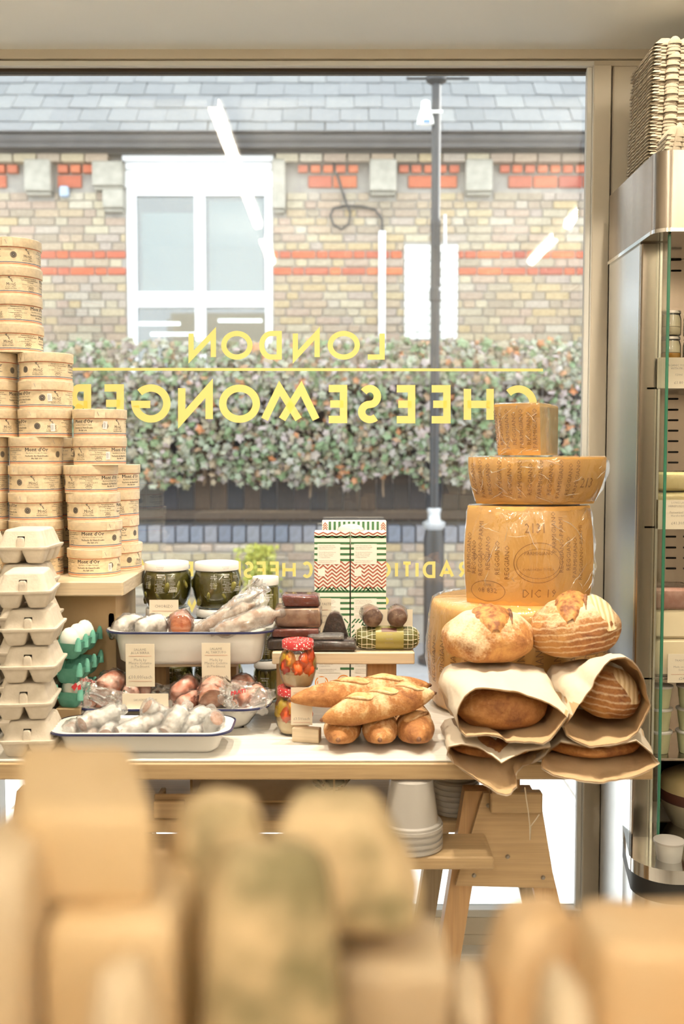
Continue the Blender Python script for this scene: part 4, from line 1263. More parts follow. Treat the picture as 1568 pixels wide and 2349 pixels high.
sheet('clear_bag', 'white twisted bag end standing up in the right half of the dish', [A2(500, 1610, 2.10), A2(540, 1640, 2.09), A2(560, 1580, 2.14), A2(512, 1552, 2.12)], .018, 5.2)
sheet('clear_bag', 'clear bag hanging over the right rim of the middle dish', [A2(545, 1640, 2.10), A2(612, 1636, 2.10), A2(636, 1580, 2.12), A2(560, 1580, 2.16)], .012, 9.4)
s6, c6, n6 = sheet('clear_bag', 'clear bag with red lettering at the right of the middle dish', [A2(520, 1608, 2.13), A2(575, 1606, 2.13), A2(580, 1566, 2.15), A2(525, 1560, 2.15)], .010, 2.2)
M['red_print'] = plain('red_print', (.62, .05, .06), .5)
b = MB()
for q in (((-.012, .0), (.0, .012), (.004, .002), (-.004, -.010)), ((.004, .002), (.012, .008), (.014, -.006), (.005, -.008))):
    b.add([at(174 + x * 900, 1576 - z * 900, 2.085) - c1 for x, z in q], [(0, 1, 2, 3)])
b.build('red_emblem', M['red_print'], s1, 0, fix=False)
b = MB(); put_text(b, 'Salumi', .014, lambda u, v: at(200 + u * 1000, 1564 - v * 1000 + u * 200, 2.088) - c1); b.build('red_lettering', M['red_print'], s1, 0, fix=False)
b = MB(); put_text(b, 'PRATI', .013, lambda u, v: at(546 + u * 1000, 1592 - v * 1000 - u * 200, 2.10) - c6, bold=.03); b.build('red_lettering', M['red_print'], s6, 0, fix=False)
G1 = 'wrapped salami in the raised deep tray'
for i, (p0, p1, Y, dy, r, mt, film, end, lab) in enumerate((
        ((262, 1448), (322, 1428), 2.19, .06, .0225, 'salami_grey', 'film', None, 'grey wrapped salami at the left end of the deep tray'),
        ((312, 1450), (382, 1428), 2.185, .05, .0235, 'salami_grey', 'film', None, 'second grey wrapped salami leaning on the leftmost one'),
        ((413, 1436), (416, 1425), 2.19, .13, .0245, 'salami_red', 'film', 'salami_cut', 'thick chorizo with its red cut end facing the viewer'),
        ((440, 1456), (585, 1386), 2.20, .02, .0165, 'stick_brown', 'film_white', None, 'dried sausage stick slanting up over the chorizo side'),
        ((495, 1450), (642, 1406), 2.175, .02, .0185, 'stick_brown', 'film_white', None, 'front dried sausage stick lying to the right rim'),
        ((500, 1425), (606, 1352), 2.24, .02, .0195, 'stick_brown', 'film_white', None, 'uppermost dried sausage stick in a clear bag'))):
    c, d, ln = pd(p0, p1, Y, dy)
    meat('wrapped_salami', lab, 'salami', c, d, ln, r, mt, film, .006, G1, end, .002, 50 + i * 1.9)
sheet('clear_bag', 'clear bag over the top of the uppermost dried stick', [A2(505, 1420, 2.20), A2(612, 1400, 2.22), A2(606, 1330, 2.25), A2(575, 1328, 2.24)], .014, 4.4, cat='plastic bag', group='loose clear bags in the raised tray')

# ------------------------------------------------------------------ cards
M['cardstock'] = paperlike('cream_card', (.82, .74, .60), .15)
M['acrylic'] = glassy('clear_acrylic', (.98, .98, .98), .05)
M['print_grey'] = plain('grey_print', (.36, .31, .26), .6)
M['print_red'] = plain('fine_red_line', (.62, .33, .24), .6)
def card(label, x0, x1, y0, y1, Y, lines=(), rules=(), lean=.10, cat='price card', name='price_card'):
    """Printed card; px box in the photograph at depth Y; lines: (text, py, size, bold)."""
    p0, p1 = at(x0, y1, Y), at(x1, y0, Y)
    w_, h = p1.x - p0.x, p1.z - p0.z
    t = thing(name, label, cat, ((p0.x + p1.x) / 2, Y, p0.z), 0, 'cream price cards')
    MB().box(-w_ / 2, w_ / 2, -.0004, .0004, 0, h).build('card', M['cardstock'], t, 0)
    b = MB(); s_ = FPX / Y
    for tx, py, sz, bo in lines:
        put_text(b, tx, sz / s_ * 1.35, lambda u, v, q=(y1 - py) / s_: (u, -.0008, q + v), bold=bo)
    if lines: b.build('print', M['print_grey'], t, 0, fix=False)
    b = MB()
    for py, a, c in rules:
        q = (y1 - py) / s_; b.box((a - (x0 + x1) / 2) / s_, (c - (x0 + x1) / 2) / s_, -.0008, -.0005, q - .0004, q + .0004)
    if rules: b.build('rule', M['print_red'], t, 0)
    return t
k1 = [("Made by", 1515, 6.5, 0), ("Mauro Coletto", 1522.5, 6.5, 0), ("in Piedmont", 1530, 6.5, 0), ("£10.00/each", 1556, 8.5, 0)]
card('cream price card for salami with beer clipped on the left of the deep tray', 289, 354, 1477, 1575, 2.143, [("SALAME", 1491, 6, 0), ("ALLA BIRRA", 1498.5, 6, 0)] + k1, [(1503, 295, 348), (1562, 295, 348)])
card('cream price card for truffle salami clipped on the right of the deep tray', 463, 528, 1475, 1573, 2.143, [("SALAME", 1489, 6, 0), ("AL TARTUFO", 1497, 6, 0)] + k1, [(1501, 469, 522), (1562, 469, 522)])
card('cream card reading chorizo behind the deep tray', 343, 409, 1376, 1440, 2.33, [("CHORIZO", 1393, 7, 0)], [(1401, 349, 403)])
card('faded blank price card standing in the middle dish', 281, 386, 1591, 1642, 2.105, [("SAUCISSE SECHE", 1607, 5.5, 0), ("France", 1621, 5.5, 0)], [])
card('price card with an illegible heading behind the fruit pastes, left one', 640, 700, 1372, 1500, 2.315, [("QUINCE PASTE", 1386, 6, 0)], [(1397, 648, 694)])
card('price card behind the dark fig wedge, right one of the pair', 702, 759, 1372, 1500, 2.316, [("DAMSON PASTE", 1386, 6, 0), ("Hampshire", 1413, 6.5, 0), ("£2.50/each", 1428, 6.5, 0)], [(1397, 708, 752)])
card('plain price card standing behind the chocolate logs', 866, 946, 1398, 1500, 2.325)

# ------------------------------------------------------------------ jars
M['jar_glass'] = glassy('jar_glass', (.97, .985, .96), .07)
M['brine'] = plain('olive_brine', (.075, .070, .012), .25, c2=(.14, .12, .02), scale=26)
M['pickle'] = plain('pickle', (.13, .12, .02), .3, c2=(.23, .21, .05), scale=40, bump=.4, bscale=160)
M['white_lid'] = plain('white_lid', (.85, .84, .82), .3)
M['white_print'] = plain('white_print', (.75, .74, .68), .5)
M['gold_print'] = plain('gold_line', (.55, .42, .16), .4)
def shell(t, name, prof, n, mt):
    return MB().lathe(prof, n, cap0=False, cap1=False).build(name, M[mt], t, 60)
def pickle_jar(label, x, y, z, rz):
    t = thing('pickle_jar', label, 'jar', (x, y, z), rz, 'large jars of gherkins')
    P = [(0, .001), (.046, .001), (.052, .006), (.0605, .028), (.065, .052), (.0635, .072), (.0575, .090), (.0545, .094), (.0545, .104)]
    shell(t, 'glass', P, 40, 'jar_glass')
    MB().lathe([(max(0, r - .0028), z_ + (.002 if i < 2 else 0)) for i, (r, z_) in enumerate(P[:-2])] + [(.05, .0915), (0, .0915)], 32, cap0=False, cap1=False).build('brine', M['brine'], t, 60)
    b = MB(); b.lathe([(.0545, .0935), (.0578, .0935), (.0582, .0945), (.0582, .1095), (.0570, .1118), (.054, .1122), (0, .1118)], 40, cap0=False, cap1=False); b.build('lid', M['white_lid'], t, 50)
    rnd = random.Random(5)
    pm = MB(); blob(pm, .011, .008, .024, 12, 8, .1, 3)
    p0 = None
    for i in range(14):
        a = 2 * PI * i / 14 + rnd.uniform(-.15, .15); zz = rnd.choice((.028, .05, .068))
        rr = (.0475, .0555, .050)[(.028, .05, .068).index(zz)]
        if p0 is None: p0 = o = pm.build('pickle', M['pickle'], t, 180)
        else: o = p0.copy(); col.objects.link(o)
        o.location = (rr * math.cos(a), rr * math.sin(a), zz); o.rotation_euler = (rnd.uniform(-.7, .7), rnd.uniform(-.9, .9), a)
    b = MB(); f = lambda s0, z0, r=.0658: (lambda u, v: (lambda rr, a: (rr * math.cos(a), rr * math.sin(a), z0 + v))(
        max(.0582, .0658 - .32 * max(0, z0 + v - .056) ** 1.0 * .6), -PI / 2 + (s0 + u) / r))
    put_text(b, 'MAISON', .0058, f(-.008, .0835), bold=.02, sx=.9); put_text(b, 'MARC', .0058, f(-.008, .0785), bold=.02, sx=.9)
    for i in range(9):
        put_text(b, ('cornichons fins', 'ingrédients:', 'sel, vinaigre', 'estragon, poivre', 'graines')[i % 5], .0040, f(-.008, .0735 - i * .0038))
    for i in range(8):
        put_text(b, ('à consommer', 'de préférence', 'avant le', 'conserver')[i % 4], .0036, f(.024, .080 - i * .0036))
        put_text(b, ('gherkins in', 'spirit vinegar', 'salt, onion', 'net weight')[i % 4], .0038, f(-.044, .081 - i * .0040))
    b.box(0, 0, 0, 0, 0, 0)
    g = f(.026, .046)
    for q in range(9): stroke(b, [(-.008 + q * .002, 0), (-.008 + q * .002, .006)], .0008 if q % 3 else .0013, g)
    stroke(b, [(-.011, -.001), (.011, -.001), (.011, .0085), (-.011, .0085)], .001, g, True)
    b.build('white_label_print', M['white_print'], t, 0, fix=False)
    b = MB(); g = f(.0075, 0); stroke(b, [(0, .048), (0, .084)], .0010, g); g = f(-.022, 0); stroke(b, [(0, .048), (0, .084)], .0006, g)
    b.build('gold_lines', M['gold_print'], t, 0, fix=False)
    b = MB(); put_text(b, 'A consommer', .0035, lambda u, v: (.0584 * math.cos(-PI / 2 + u / .0584 - .12), .0584 * math.sin(-PI / 2 + u / .0584 - .12), .1030 + v)); put_text(b, 'avant 2024', .0035, lambda u, v: (.0584 * math.cos(-PI / 2 + u / .0584 - .12), .0584 * math.sin(-PI / 2 + u / .0584 - .12), .0990 + v))
    b.build('lid_print', M['print_grey'], t, 0, fix=False)
    t.scale = (.925, .925, 1)
    return t
JY = 2.42
pj = pickle_jar('white-lidded jar of gherkins, top left of the two', xat(381, JY), JY, TZ + .001 + 2 * .1124, 0)
dup(pj, 'white-lidded jar of gherkins, top right of the two, beside the sausages', (xat(496, JY), JY, TZ + .001 + 2 * .1124), R(38))
for i, (px_, rz) in enumerate(((383, 12), (498, -20))):
    for k in range(2):
        dup(pj, 'white-lidded gherkin jar, %s of the %s column behind the deep tray' % (('lowest', 'middle')[k], ('left', 'right')[i]), (xat(px_, JY), JY, TZ + .001 + k * .1124), R(rz + 40 * k))
def olive_jar(label, x, y, z, rz):
    t = thing('olive_jar', label, 'jar', (x, y, z), rz, 'slim jars of green beans and olives')
    P = [(0, .001), (.030, .001), (.0325, .005), (.0325, .072), (.0295, .080), (.0285, .083), (.0285, .09)]
    shell(t, 'glass', P, 28, 'jar_glass')
    MB().lathe([(0, .004), (.027, .004), (.027, .076), (0, .076)], 20, cap0=False, cap1=False).build('brine', M['brine'], t, 60)
    pm = MB(); pm.tube([(0, 0, .006), (0, 0, .03), (0, 0, .055), (0, 0, .076)], [.004, .006, .006, .004], 8)
    p0 = None
    for i in range(14):
        a = 2 * PI * i / 14
        if p0 is None: p0 = o = pm.build('bean', plain('olive_green_bean', (.25, .24, .05), .35, c2=(.40, .36, .10), scale=20), t, 80)
        else: o = p0.copy(); col.objects.link(o)
        o.location = (.0255 * math.cos(a), .0255 * math.sin(a), random.uniform(-.001, .001)); o.rotation_euler = (random.uniform(-.04, .04), random.uniform(-.04, .04), 0)
    b = MB(); b.lathe([(.0285, .0815), (.0315, .0815), (.032, .083), (.032, .098), (.031, .1005), (0, .1008)], 32, cap0=False, cap1=False); b.build('lid', M['white_lid'], t, 50)
    b = MB(); g = lambda z0: (lambda u, v: (.0329 * math.cos(-PI / 2 + u / .0329), .0329 * math.sin(-PI / 2 + u / .0329), z0 + v))
    put_text(b, 'MAISON', .0055, g(.058), bold=.02); put_text(b, 'MARC', .0055, g(.0525), bold=.02)
    for i in range(8): put_text(b, ('haricots verts', 'cornichons', 'au naturel', 'produit de', 'Bourgogne')[i % 5], .0036, g(.046 - i * .0042))
    b.build('white_label_print', M['white_print'], t, 0, fix=False)
    return t
oj = olive_jar('slim white-lidded jar of green beans behind the sausage sticks, topmost', xat(608, 2.40), 2.40, TZ + .001 + .2024, R(20))
dup(oj, 'slim white-lidded jar, middle one of the three beside the deep tray', (xat(608, 2.40), 2.40, TZ + .001 + .1012), R(5))
dup(oj, 'slim white-lidded jar, lowest one showing left of the pepper jars', (xat(610, 2.40), 2.40, TZ + .001), R(-5))

# jars of peppers with red dotted lids
m_, nt, out = nodes('red_dotted_lid')
vo = N(nt, 'TexVoronoi', {'Vector': coords(nt, (1, 1, 1), False), 'Scale': 210.0})
c_ = ramp(nt, vo.outputs['Distance'], [(.30, (.85, .75, .72)), (.36, (.55, .045, .05))])
princ(nt, out, c_, .3)
M['dotted'] = m_
M['pepper_red'] = plain('red_pepper', (.72, .05, .02), .25, c2=(.80, .14, .03), scale=20)
M['pepper_yellow'] = plain('yellow_pepper', (.85, .50, .03), .25, c2=(.90, .60, .06), scale=20)
M['pepper_orange'] = plain('orange_pepper', (.82, .26, .03), .25, c2=(.86, .36, .05), scale=20)
M['cream_cheese'] = plain('cream_filling', (.78, .58, .34), .4, c2=(.84, .66, .42), scale=25)
def pepper_jar(label, x, y, z, rz):
    t = thing('pepper_jar', label, 'jar', (x, y, z), rz, 'jars of stuffed peppers with red dotted lids')
    P = [(0, .001), (.028, .001), (.031, .004), (.036, .018), (.041, .042), (.0395, .062), (.0335, .076), (.0305, .080), (.0305, .09)]
    shell(t, 'glass', P, 36, 'jar_glass')
    b = MB(); b.lathe([(0, .003), (.027, .003), (.0335, .018), (.0365, .030), (.028, .036), (.024, .062), (.020, .072), (0, .074)], 32, cap0=False, cap1=False)
    b.build('filling', M['cream_cheese'], t, 60)
    rnd = random.Random(9)
    for i in range(12):
        a = -PI / 2 + (i - 6) * .53 + rnd.uniform(-.1, .1); zz = (.044, .061)[i % 2] + rnd.uniform(-.004, .004)
        mt = ('pepper_yellow', 'pepper_yellow', 'pepper_orange', 'pepper_red')[(i * 7 + 3) % 4] if i not in (6, 7, 9) else 'pepper_red'
        rr = .0272 if zz < .053 else .0245
        b = MB(); blob(b, .0125, .0175, .0175, 14, 10, .35, 2.2, c=(0, 0, 0), seed=i * 1.3)
        o = b.build(mt.replace('pepper_', '') + '_pepper', M[mt], t, 180); o.location = (rr * math.cos(a), rr * math.sin(a), zz)
    b = MB(); b.lathe([(.0305, .0835), (.0338, .0835), (.0342, .085), (.0342, .0985), (.0325, .1005), (.030, .1002), (0, .0998)], 40, cap0=False, cap1=False); b.build('lid', M['dotted'], t, 50)
    b = MB(); g = lambda z0: (lambda u, v: (.0412 * math.cos(-PI / 2 + u / .041), .0412 * math.sin(-PI / 2 + u / .041), z0 + v))
    put_text(b, 'CALABRIA', .0055, g(.043), bold=.01); put_text(b, 'stuffed peppers', .004, g(.037)); b.build('label_print', plain('brown_ink', (.25, .12, .05), .6), t, 0, fix=False)
    return t
pp1 = pepper_jar('jar of stuffed peppers with a red dotted lid, upper of two', xat(682, 2.12), 2.118, TZ + .001 + .1012, 0)
dup(pp1, 'jar of stuffed peppers with a red dotted lid, lower of two behind the card block', (xat(671, 2.12), 2.118, TZ + .001), R(30))
hb = thing('card_holder', 'pale wooden block holding a price card in front of the pepper jars', 'card holder', (xat(702, 2.05), 2.05, TZ + .0005), R(-14))
b = MB(); b.box(-.029, .029, -.011, .011, 0, .030, .0015); b.build('block', M['birch'], hb)
kc = card('price card standing in the wooden block beside the baguettes', 667, 716, 1577, 1663, 2.052, [("€1.90", 1604, 5, 0), ("£3.50/each", 1651, 6.5, 0)], [(1587, 672, 711), (1657, 672, 711)])

# ------------------------------------------------------------------ right-hand riser with pastes and logs
RZ = 1.062
r2 = thing('wooden_riser', 'pine riser shelf on block legs carrying fruit pastes and logs', 'riser', (0, 2.165, 0), 0)
b = MB(); b.box(xat(622, 2.165), xat(952, 2.165), 0, .165, RZ - .026, RZ, .002); b.build('board', M['birch'], r2)
b = MB(); b.box(xat(842, 2.215), xat(910, 2.215), .05, .15, TZ + .0005, RZ - .0262, .002); b.build('leg', M['pine_z'], r2)
b = MB(); b.box(xat(632, 2.215), xat(660, 2.215), .05, .15, TZ + .0005, RZ - .0262, .002); b.build('leg', M['pine_z'], r2)
M['quince'] = plain('quince_paste', (.10, .012, .010), .25, c2=(.15, .022, .014), scale=20)
M['dark_paste'] = plain('dark_damson_paste', (.022, .008, .006), .35, c2=(.04, .015, .011), scale=60, bump=.4, bscale=150)
M['fig'] = plain('fig_cake', (.03, .012, .009), .6, c2=(.08, .035, .024), scale=110, bump=.8, bscale=260)
M['nougat'] = plain('brown_paste', (.26, .13, .08), .4, c2=(.44, .28, .18), scale=60)
def slab(label, x0, x1, y0, y1, Y, d, mt, skew=0.0, z0=None, film='film', rz=0):
    p0, p1 = at(x0, y1, Y), at(x1, y0, Y)
    z = p0.z if z0 is None else z0
    h = (y1 - y0) / (FPX / Y)
    t = thing('fruit_paste', label, 'fruit paste', ((p0.x + p1.x) / 2, Y + d / 2, z), rz, 'wrapped fruit pastes on the riser shelf')
    w_ = (p1.x - p0.x) / 2
    b = MB(); b.box(-w_, w_, -d / 2, d / 2, .0008, h - .0012, .003)
    for i, v in enumerate(b.v): b.v[i] = Vector((v.x + skew * (v.z / h), v.y, v.z + .0025 * noise.noise(v * 30 + Vector((x0, 0, 0))) * (v.z > h / 2)))
    b.build('paste', M[mt], t, 40)
    b = MB(); n = 12; rings = []
    for i in range(7):
        q = i / 6; e = .0025 if 0 < i < 6 else -.004
        rings.append([(x + skew * q, y, .0003 + (h - .0002) * q) for x, y in rrect(-w_ - e, w_ + e, -d / 2 - e, d / 2 + e, .006, 3)])
    b.loft(rings)
    for i, v in enumerate(b.v):
        b.v[i] = v + Vector((v.x / w_, v.y / d * 2, 0)) * max(0, .005 * noise.noise(v * 90 + Vector((x0, 3, 0)))) + Vector((0, 0, max(0, .002 * noise.noise(v * 70)) if v.z > h * .7 else 0))
    b.build('clear_wrap', M[film], t, 180)
    return t, h
z = RZ + .0006
_, h = slab('dark damson paste slab, lowest left on the riser', 614, 702, 1473, 1500, 2.185, .075, 'dark_paste', 0, z); z += h + .0005
_, h = slab('dark red quince slab, second in the left pile', 624, 730, 1450, 1473, 2.19, .075, 'quince', 0, z); z += h + .0005
_, h = slab('wrapped brown paste block, third in the left pile', 634, 736, 1409, 1455, 2.195, .075, 'nougat', -.004, z, 'film'); z += h + .0005
slab('dark red quince slab on top of the left pile', 652, 733, 1387, 1415, 2.20, .06, 'quince', -.006, z)
slab('flat dark wrapped slab lying before the fig wedge', 704, 815, 1474, 1500, 2.17, .05, 'dark_paste', 0, RZ + .0006)
slab('thin silvery wrapped slab on the flat dark one', 708, 785, 1461, 1473, 2.172, .035, 'dark_paste', 0, RZ + .0006 + .0252, 'film_white')
fw = thing('fig_wedge', 'bell-shaped slice of dark fig cake standing in clear film', 'fig cake', (xat(768, 2.235), 2.232, RZ + .0006))
bell = [(-.039, 0), (-.034, .014), (-.026, .037), (-.018, .062), (-.011, .073), (-.002, .076), (.008, .074), (.015, .066), (.022, .045), (.030, .018), (.037, 0)]
b = MB(); b.prism(bell[::-1], .03); b.build('slice', M['fig'], fw, 30)
b = MB(); b.prism([(x * 1.06, z_ * 1.03) for x, z_ in bell[::-1]], .034, (Vector((0, -.002, 0)), Vector((1, 0, 0)), Vector((0, 0, 1)), Vector((0, 1, 0)))); b.build('clear_wrap', M['film'], fw, 40)
M['green_leaf'] = plain('green_wrapped_log', (.085, .085, .02), .5, c2=(.14, .13, .035), scale=30, bump=.4, bscale=90)
M['net'] = plain('white_net', (.80, .72, .55), .6)
M['gold_label'] = plain('olive_gold_label', (.36, .30, .09), .35, c2=(.30, .26, .07), scale=6)
M['brown_label'] = plain('brown_label', (.14, .05, .035), .45)
gl_ = thing('netted_log', 'green netted log with a gold label lying on the riser', 'log', (xat(888, 2.20), 2.205, RZ + .0258))
Lh, r_ = .072, .0252
b = MB(); b.tube([(x, 0, 0) for x in (-Lh, -Lh + .004, -Lh + .012, -Lh + .02, 0, Lh - .02, Lh - .012, Lh - .004, Lh)], [r_ * q for q in (.3, .68, .93, 1, 1, 1, .93, .68, .3)], 28); b.build('log', M['green_leaf'], gl_, 180)
b = MB()
rr = lambda x: r_ * 1.02 * math.sqrt(max(.05, 1 - max(0, (abs(x) - (Lh - .022)) / .024) ** 2))
for k in range(14):
    a = 2 * PI * k / 14
    b.tube([(x, rr(x) * math.cos(a + .5 * noise.noise(Vector((x * 30, k, 0)))), rr(x) * math.sin(a + .5 * noise.noise(Vector((x * 30, k, 0))))) for x in [-Lh + i * Lh / 8 for i in range(17)]], .0007, 4)
for k in range(13):
    x = -Lh + .004 + k * (2 * Lh - .008) / 12
    b.tube([(x, rr(x) * math.cos(2 * PI * j / 20), rr(x) * math.sin(2 * PI * j / 20)) for j in range(21)], .0007, 4)
b.build('net', M['net'], gl_, 60)
b = MB(); b.tube([(-.026, 0, 0), (.036, 0, 0)], r_ * 1.06, 32, cap=False); b.build('label_band', M['gold_label'], gl_, 60)
f = lambda x0, a: (lambda u, v: (x0 + u, r_ * 1.075 * math.cos(PI + a - v / r_), r_ * 1.075 * math.sin(PI + a - v / r_)))
b = MB(); q = f(.004, 0); b.add([q(u, v) for v in (.017, .022, .027) for u in (-.017, .017)], [(0, 1, 3, 2), (2, 3, 5, 4)]); b.build('brown_panel', M['brown_label'], gl_, 0)
b = MB(); put_text(b, 'SALAME', .0045, f(.004, 0), bold=.01); b.M = None
put_text(b, 'di fichi', .005, lambda u, v: f(.004, 0)(u, v + .010)); put_text(b, 'BOTTEGA', .0042, lambda u, v: f(.004, 0)(u, v - .008)); b.build('label_print', M['print_grey'], gl_, 0, fix=False)
M['choc'] = plain('chocolate_salami', (.16, .07, .04), .35, c2=(.34, .20, .13), scale=70, pos=(.45, .62))
for px_, lab, rz in ((855, 'chocolate log end in clear film, left one on the netted log', 4), (911, 'chocolate log end in clear film, right one on the netted log', -3)):
    t = thing('chocolate_log', lab, 'log', (xat(px_, 2.2), 2.185, RZ + .0258 + .0252 + .0222), R(rz), 'wrapped chocolate logs')
    b = MB(); b.tube([(0, 0, 0), (0, .002, 0), (0, .09, -.004), (0, .095, -.004)], [.0195, .0208, .0208, .018], 24); b.build('log', M['choc'], t, 40)
    b = MB(); b.tube([(0, -.0015, 0), (0, .004, 0), (0, .03, 0), (0, .06, -.002), (0, .092, -.004), (0, .11, -.004)], [.0203, .0222, .0226, .0222, .0226, .008], 26)
    for i, v in enumerate(b.v): b.v[i] = v + Vector((v.x, 0, v.z)) * .12 * noise.noise(v * 90)
    b.build('clear_wrap', M['film'], t, 180)

# ------------------------------------------------------------------ patterned cracker boxes
M['box_white'] = plain('white_board_box', (.84, .80, .73), .45)
M['pr_red'] = plain('brick_red_print', (.38, .10, .065), .5)
M['pr_green'] = plain('green_print', (.055, .17, .07), .5)
M['pr_orange'] = plain('orange_print', (.82, .26, .03), .5)
BW, BHH, BD, BYF = .0872, .1353, .07, 2.45
def cracker_box(label, px_, k, style, Y=BYF):
    x = xat(px_, Y); t = thing('cracker_box', label, 'box', (x, Y, TZ + .0006 + k * (BHH + .0004)), 0, 'patterned cracker boxes stacked in two columns')
    b = MB(); b.box(-BW / 2, BW / 2, 0, BD, 0, BHH, .0006); b.build('carton', M['box_white'], t, 0)
    s_ = BHH / 123.0                        # photograph pixels on this face to metres
    x0 = -BW / 2
    F = lambda y: (lambda u, v: (x0 + u * s_, -y, BHH - v * s_))
    W_ = BW / s_
    g, c = MB(), MB()
    zz = style != 'orange'
    def zig(mb, v0, n, amp, lw):
        P = [(W_ * i / n, v0 + (amp if i % 2 else 0)) for i in range(n + 1)]
        stroke(mb, P, lw, F(.0003))
    if style == 'red':
        for v in (-1, 6): zig(c, v + 1, 8, 5, 2.6)
        for v in range(0, 7): zig(c, 66 + v * 8.6, 8, 8.5, 3.0)
    elif style == 'green':
        for i in range(10):
            u = i * 8.2; d = -1 if i >= 5 else 1
            stroke(g, [(u + 2, 10), (u + 2 + 9 * d, 1)], 3, F(.0003))
        for r0 in range(4):
            for i in range(10):
                u = i * 8.2; d = -1 if (i + r0) % 10 >= 5 else 1
                stroke(g, [(max(0, min(W_, u + 2)), 82 + r0 * 11), (max(0, min(W_, u + 2 + 9 * d)), 72 + r0 * 11)], 3, F(.0003))
    else:
        for v in (-1, 6): zig(c, v + 1, 8, 5, 2.6)
        for cx, cy_ in ((16, 95), (42, 106), (66, 92), (80, 112)):
            for q in (4, 9, 14):
                P = [(min(W_ - .5, max(.5, a)), min(122, max(72, b2))) for a, b2 in circ(cx, cy_, q, n=24)]
                stroke(c, P, 2.2, F(.0003), True)
    for v, a, e in ((8, 0, W_), (22, 0, W_), (34, 0, W_), (47, 0, W_), (60, 0, W_)):
        g.add([F(.0003)(a, v), F(.0003)(e, v), F(.0003)(e, v + 5), F(.0003)(a, v + 5)], [(0, 1, 2, 3)])
    g.build('green_stripes', M['pr_green'], t, 0, fix=False)
    if c.v: c.build('pattern_print', M['pr_orange' if style == 'orange' else 'pr_red'], t, 0, fix=False)
    b = MB(); b.add([F(.0006)(7, 26), F(.0006)(58, 26), F(.0006)(58, 72), F(.0006)(7, 72)], [(0, 1, 2, 3)])
    b.add([F(.0006)(8, 82), F(.0006)(24, 82), F(.0006)(24, 99), F(.0006)(8, 99)], [(0, 1, 2, 3)]); b.build('text_panel', M['box_white'], t, 0, fix=False)
    b = MB()
    for i, tx in enumerate(("London Cheesemongers have", "been selling cheese and biscuits", "here in Chelsea since 2015.", "", "Try our wholemeal & Parmesan", "biscuits with our fresh goat", "cheeses, chutney and ham,", "or simply with butter.", "", "Created by Hackney Bakery and", "distributed exclusively by us.")):
        if tx: put_text(b, tx, .0040, lambda u, v, q=i: (F(.0009)(10, 31 + q * 3.8)[0] + u, -.0009, F(.0009)(10, 31 + q * 3.8)[2] + v), align='LEFT', sx=.82)
    b.build('text_print', M['print_grey'], t, 0, fix=False)
    return t
for ci, px_ in enumerate((761, 845)):
    for k, st_ in enumerate(('orange', 'green', 'red')):
        cracker_box('%s cracker box, %s of the %s column' % ({'orange': 'orange ring patterned', 'green': 'green striped', 'red': 'red zigzag'}[st_], ('lowest', 'middle', 'topmost')[k], ('left', 'right')[ci]), px_, k, st_)
t = thing('cracker_box', 'box with upright green stripes standing behind the two columns', 'box', (xat(812, 2.535), 2.535, TZ + .0006))
hb_ = zat(1196, 2.535) - TZ
b = MB(); b.box(-.082, .082, 0, .045, 0, hb_, .0006); b.build('carton', M['box_white'], t, 0)
b = MB()
for i in range(11):
    x = -.062 + i * .0122; b.add([(x - .003, -.0004, 0), (x + .003, -.0004, 0), (x + .003, -.0004, hb_ - .001), (x - .003, -.0004, hb_ - .001)], [(0, 1, 2, 3)])
b.build('green_stripes', M['pr_green'], t, 0, fix=False)
b = MB()
for s in (-1, 1):
    for q in (0, .006, .012): stroke(b, [(s * .074 - .006, hb_ - .012 - q), (s * .074, hb_ - .004 - q), (s * .074 + .006, hb_ - .012 - q)], .002, lambda u, v: (u, -.0004, v))
b.build('zigzag_print', M['pr_red'], t, 0, fix=False)
dm = thing('milky_dome', 'low milky dome on top of the cracker boxes', 'lid', (xat(804, 2.49), 2.487, TZ + .0006 + 3 * (BHH + .0004)))  # low translucent white dome on the topmost boxes
b = MB(); b.lathe([(.034, 0), (.034, .002), (.031, .008), (.024, .014), (.012, .0175), (0, .018)], 28, cap0=False, cap1=False); b.build('dome', glassy('milky_shell', (.95, .95, .95), .08, milky=.6), dm, 60)
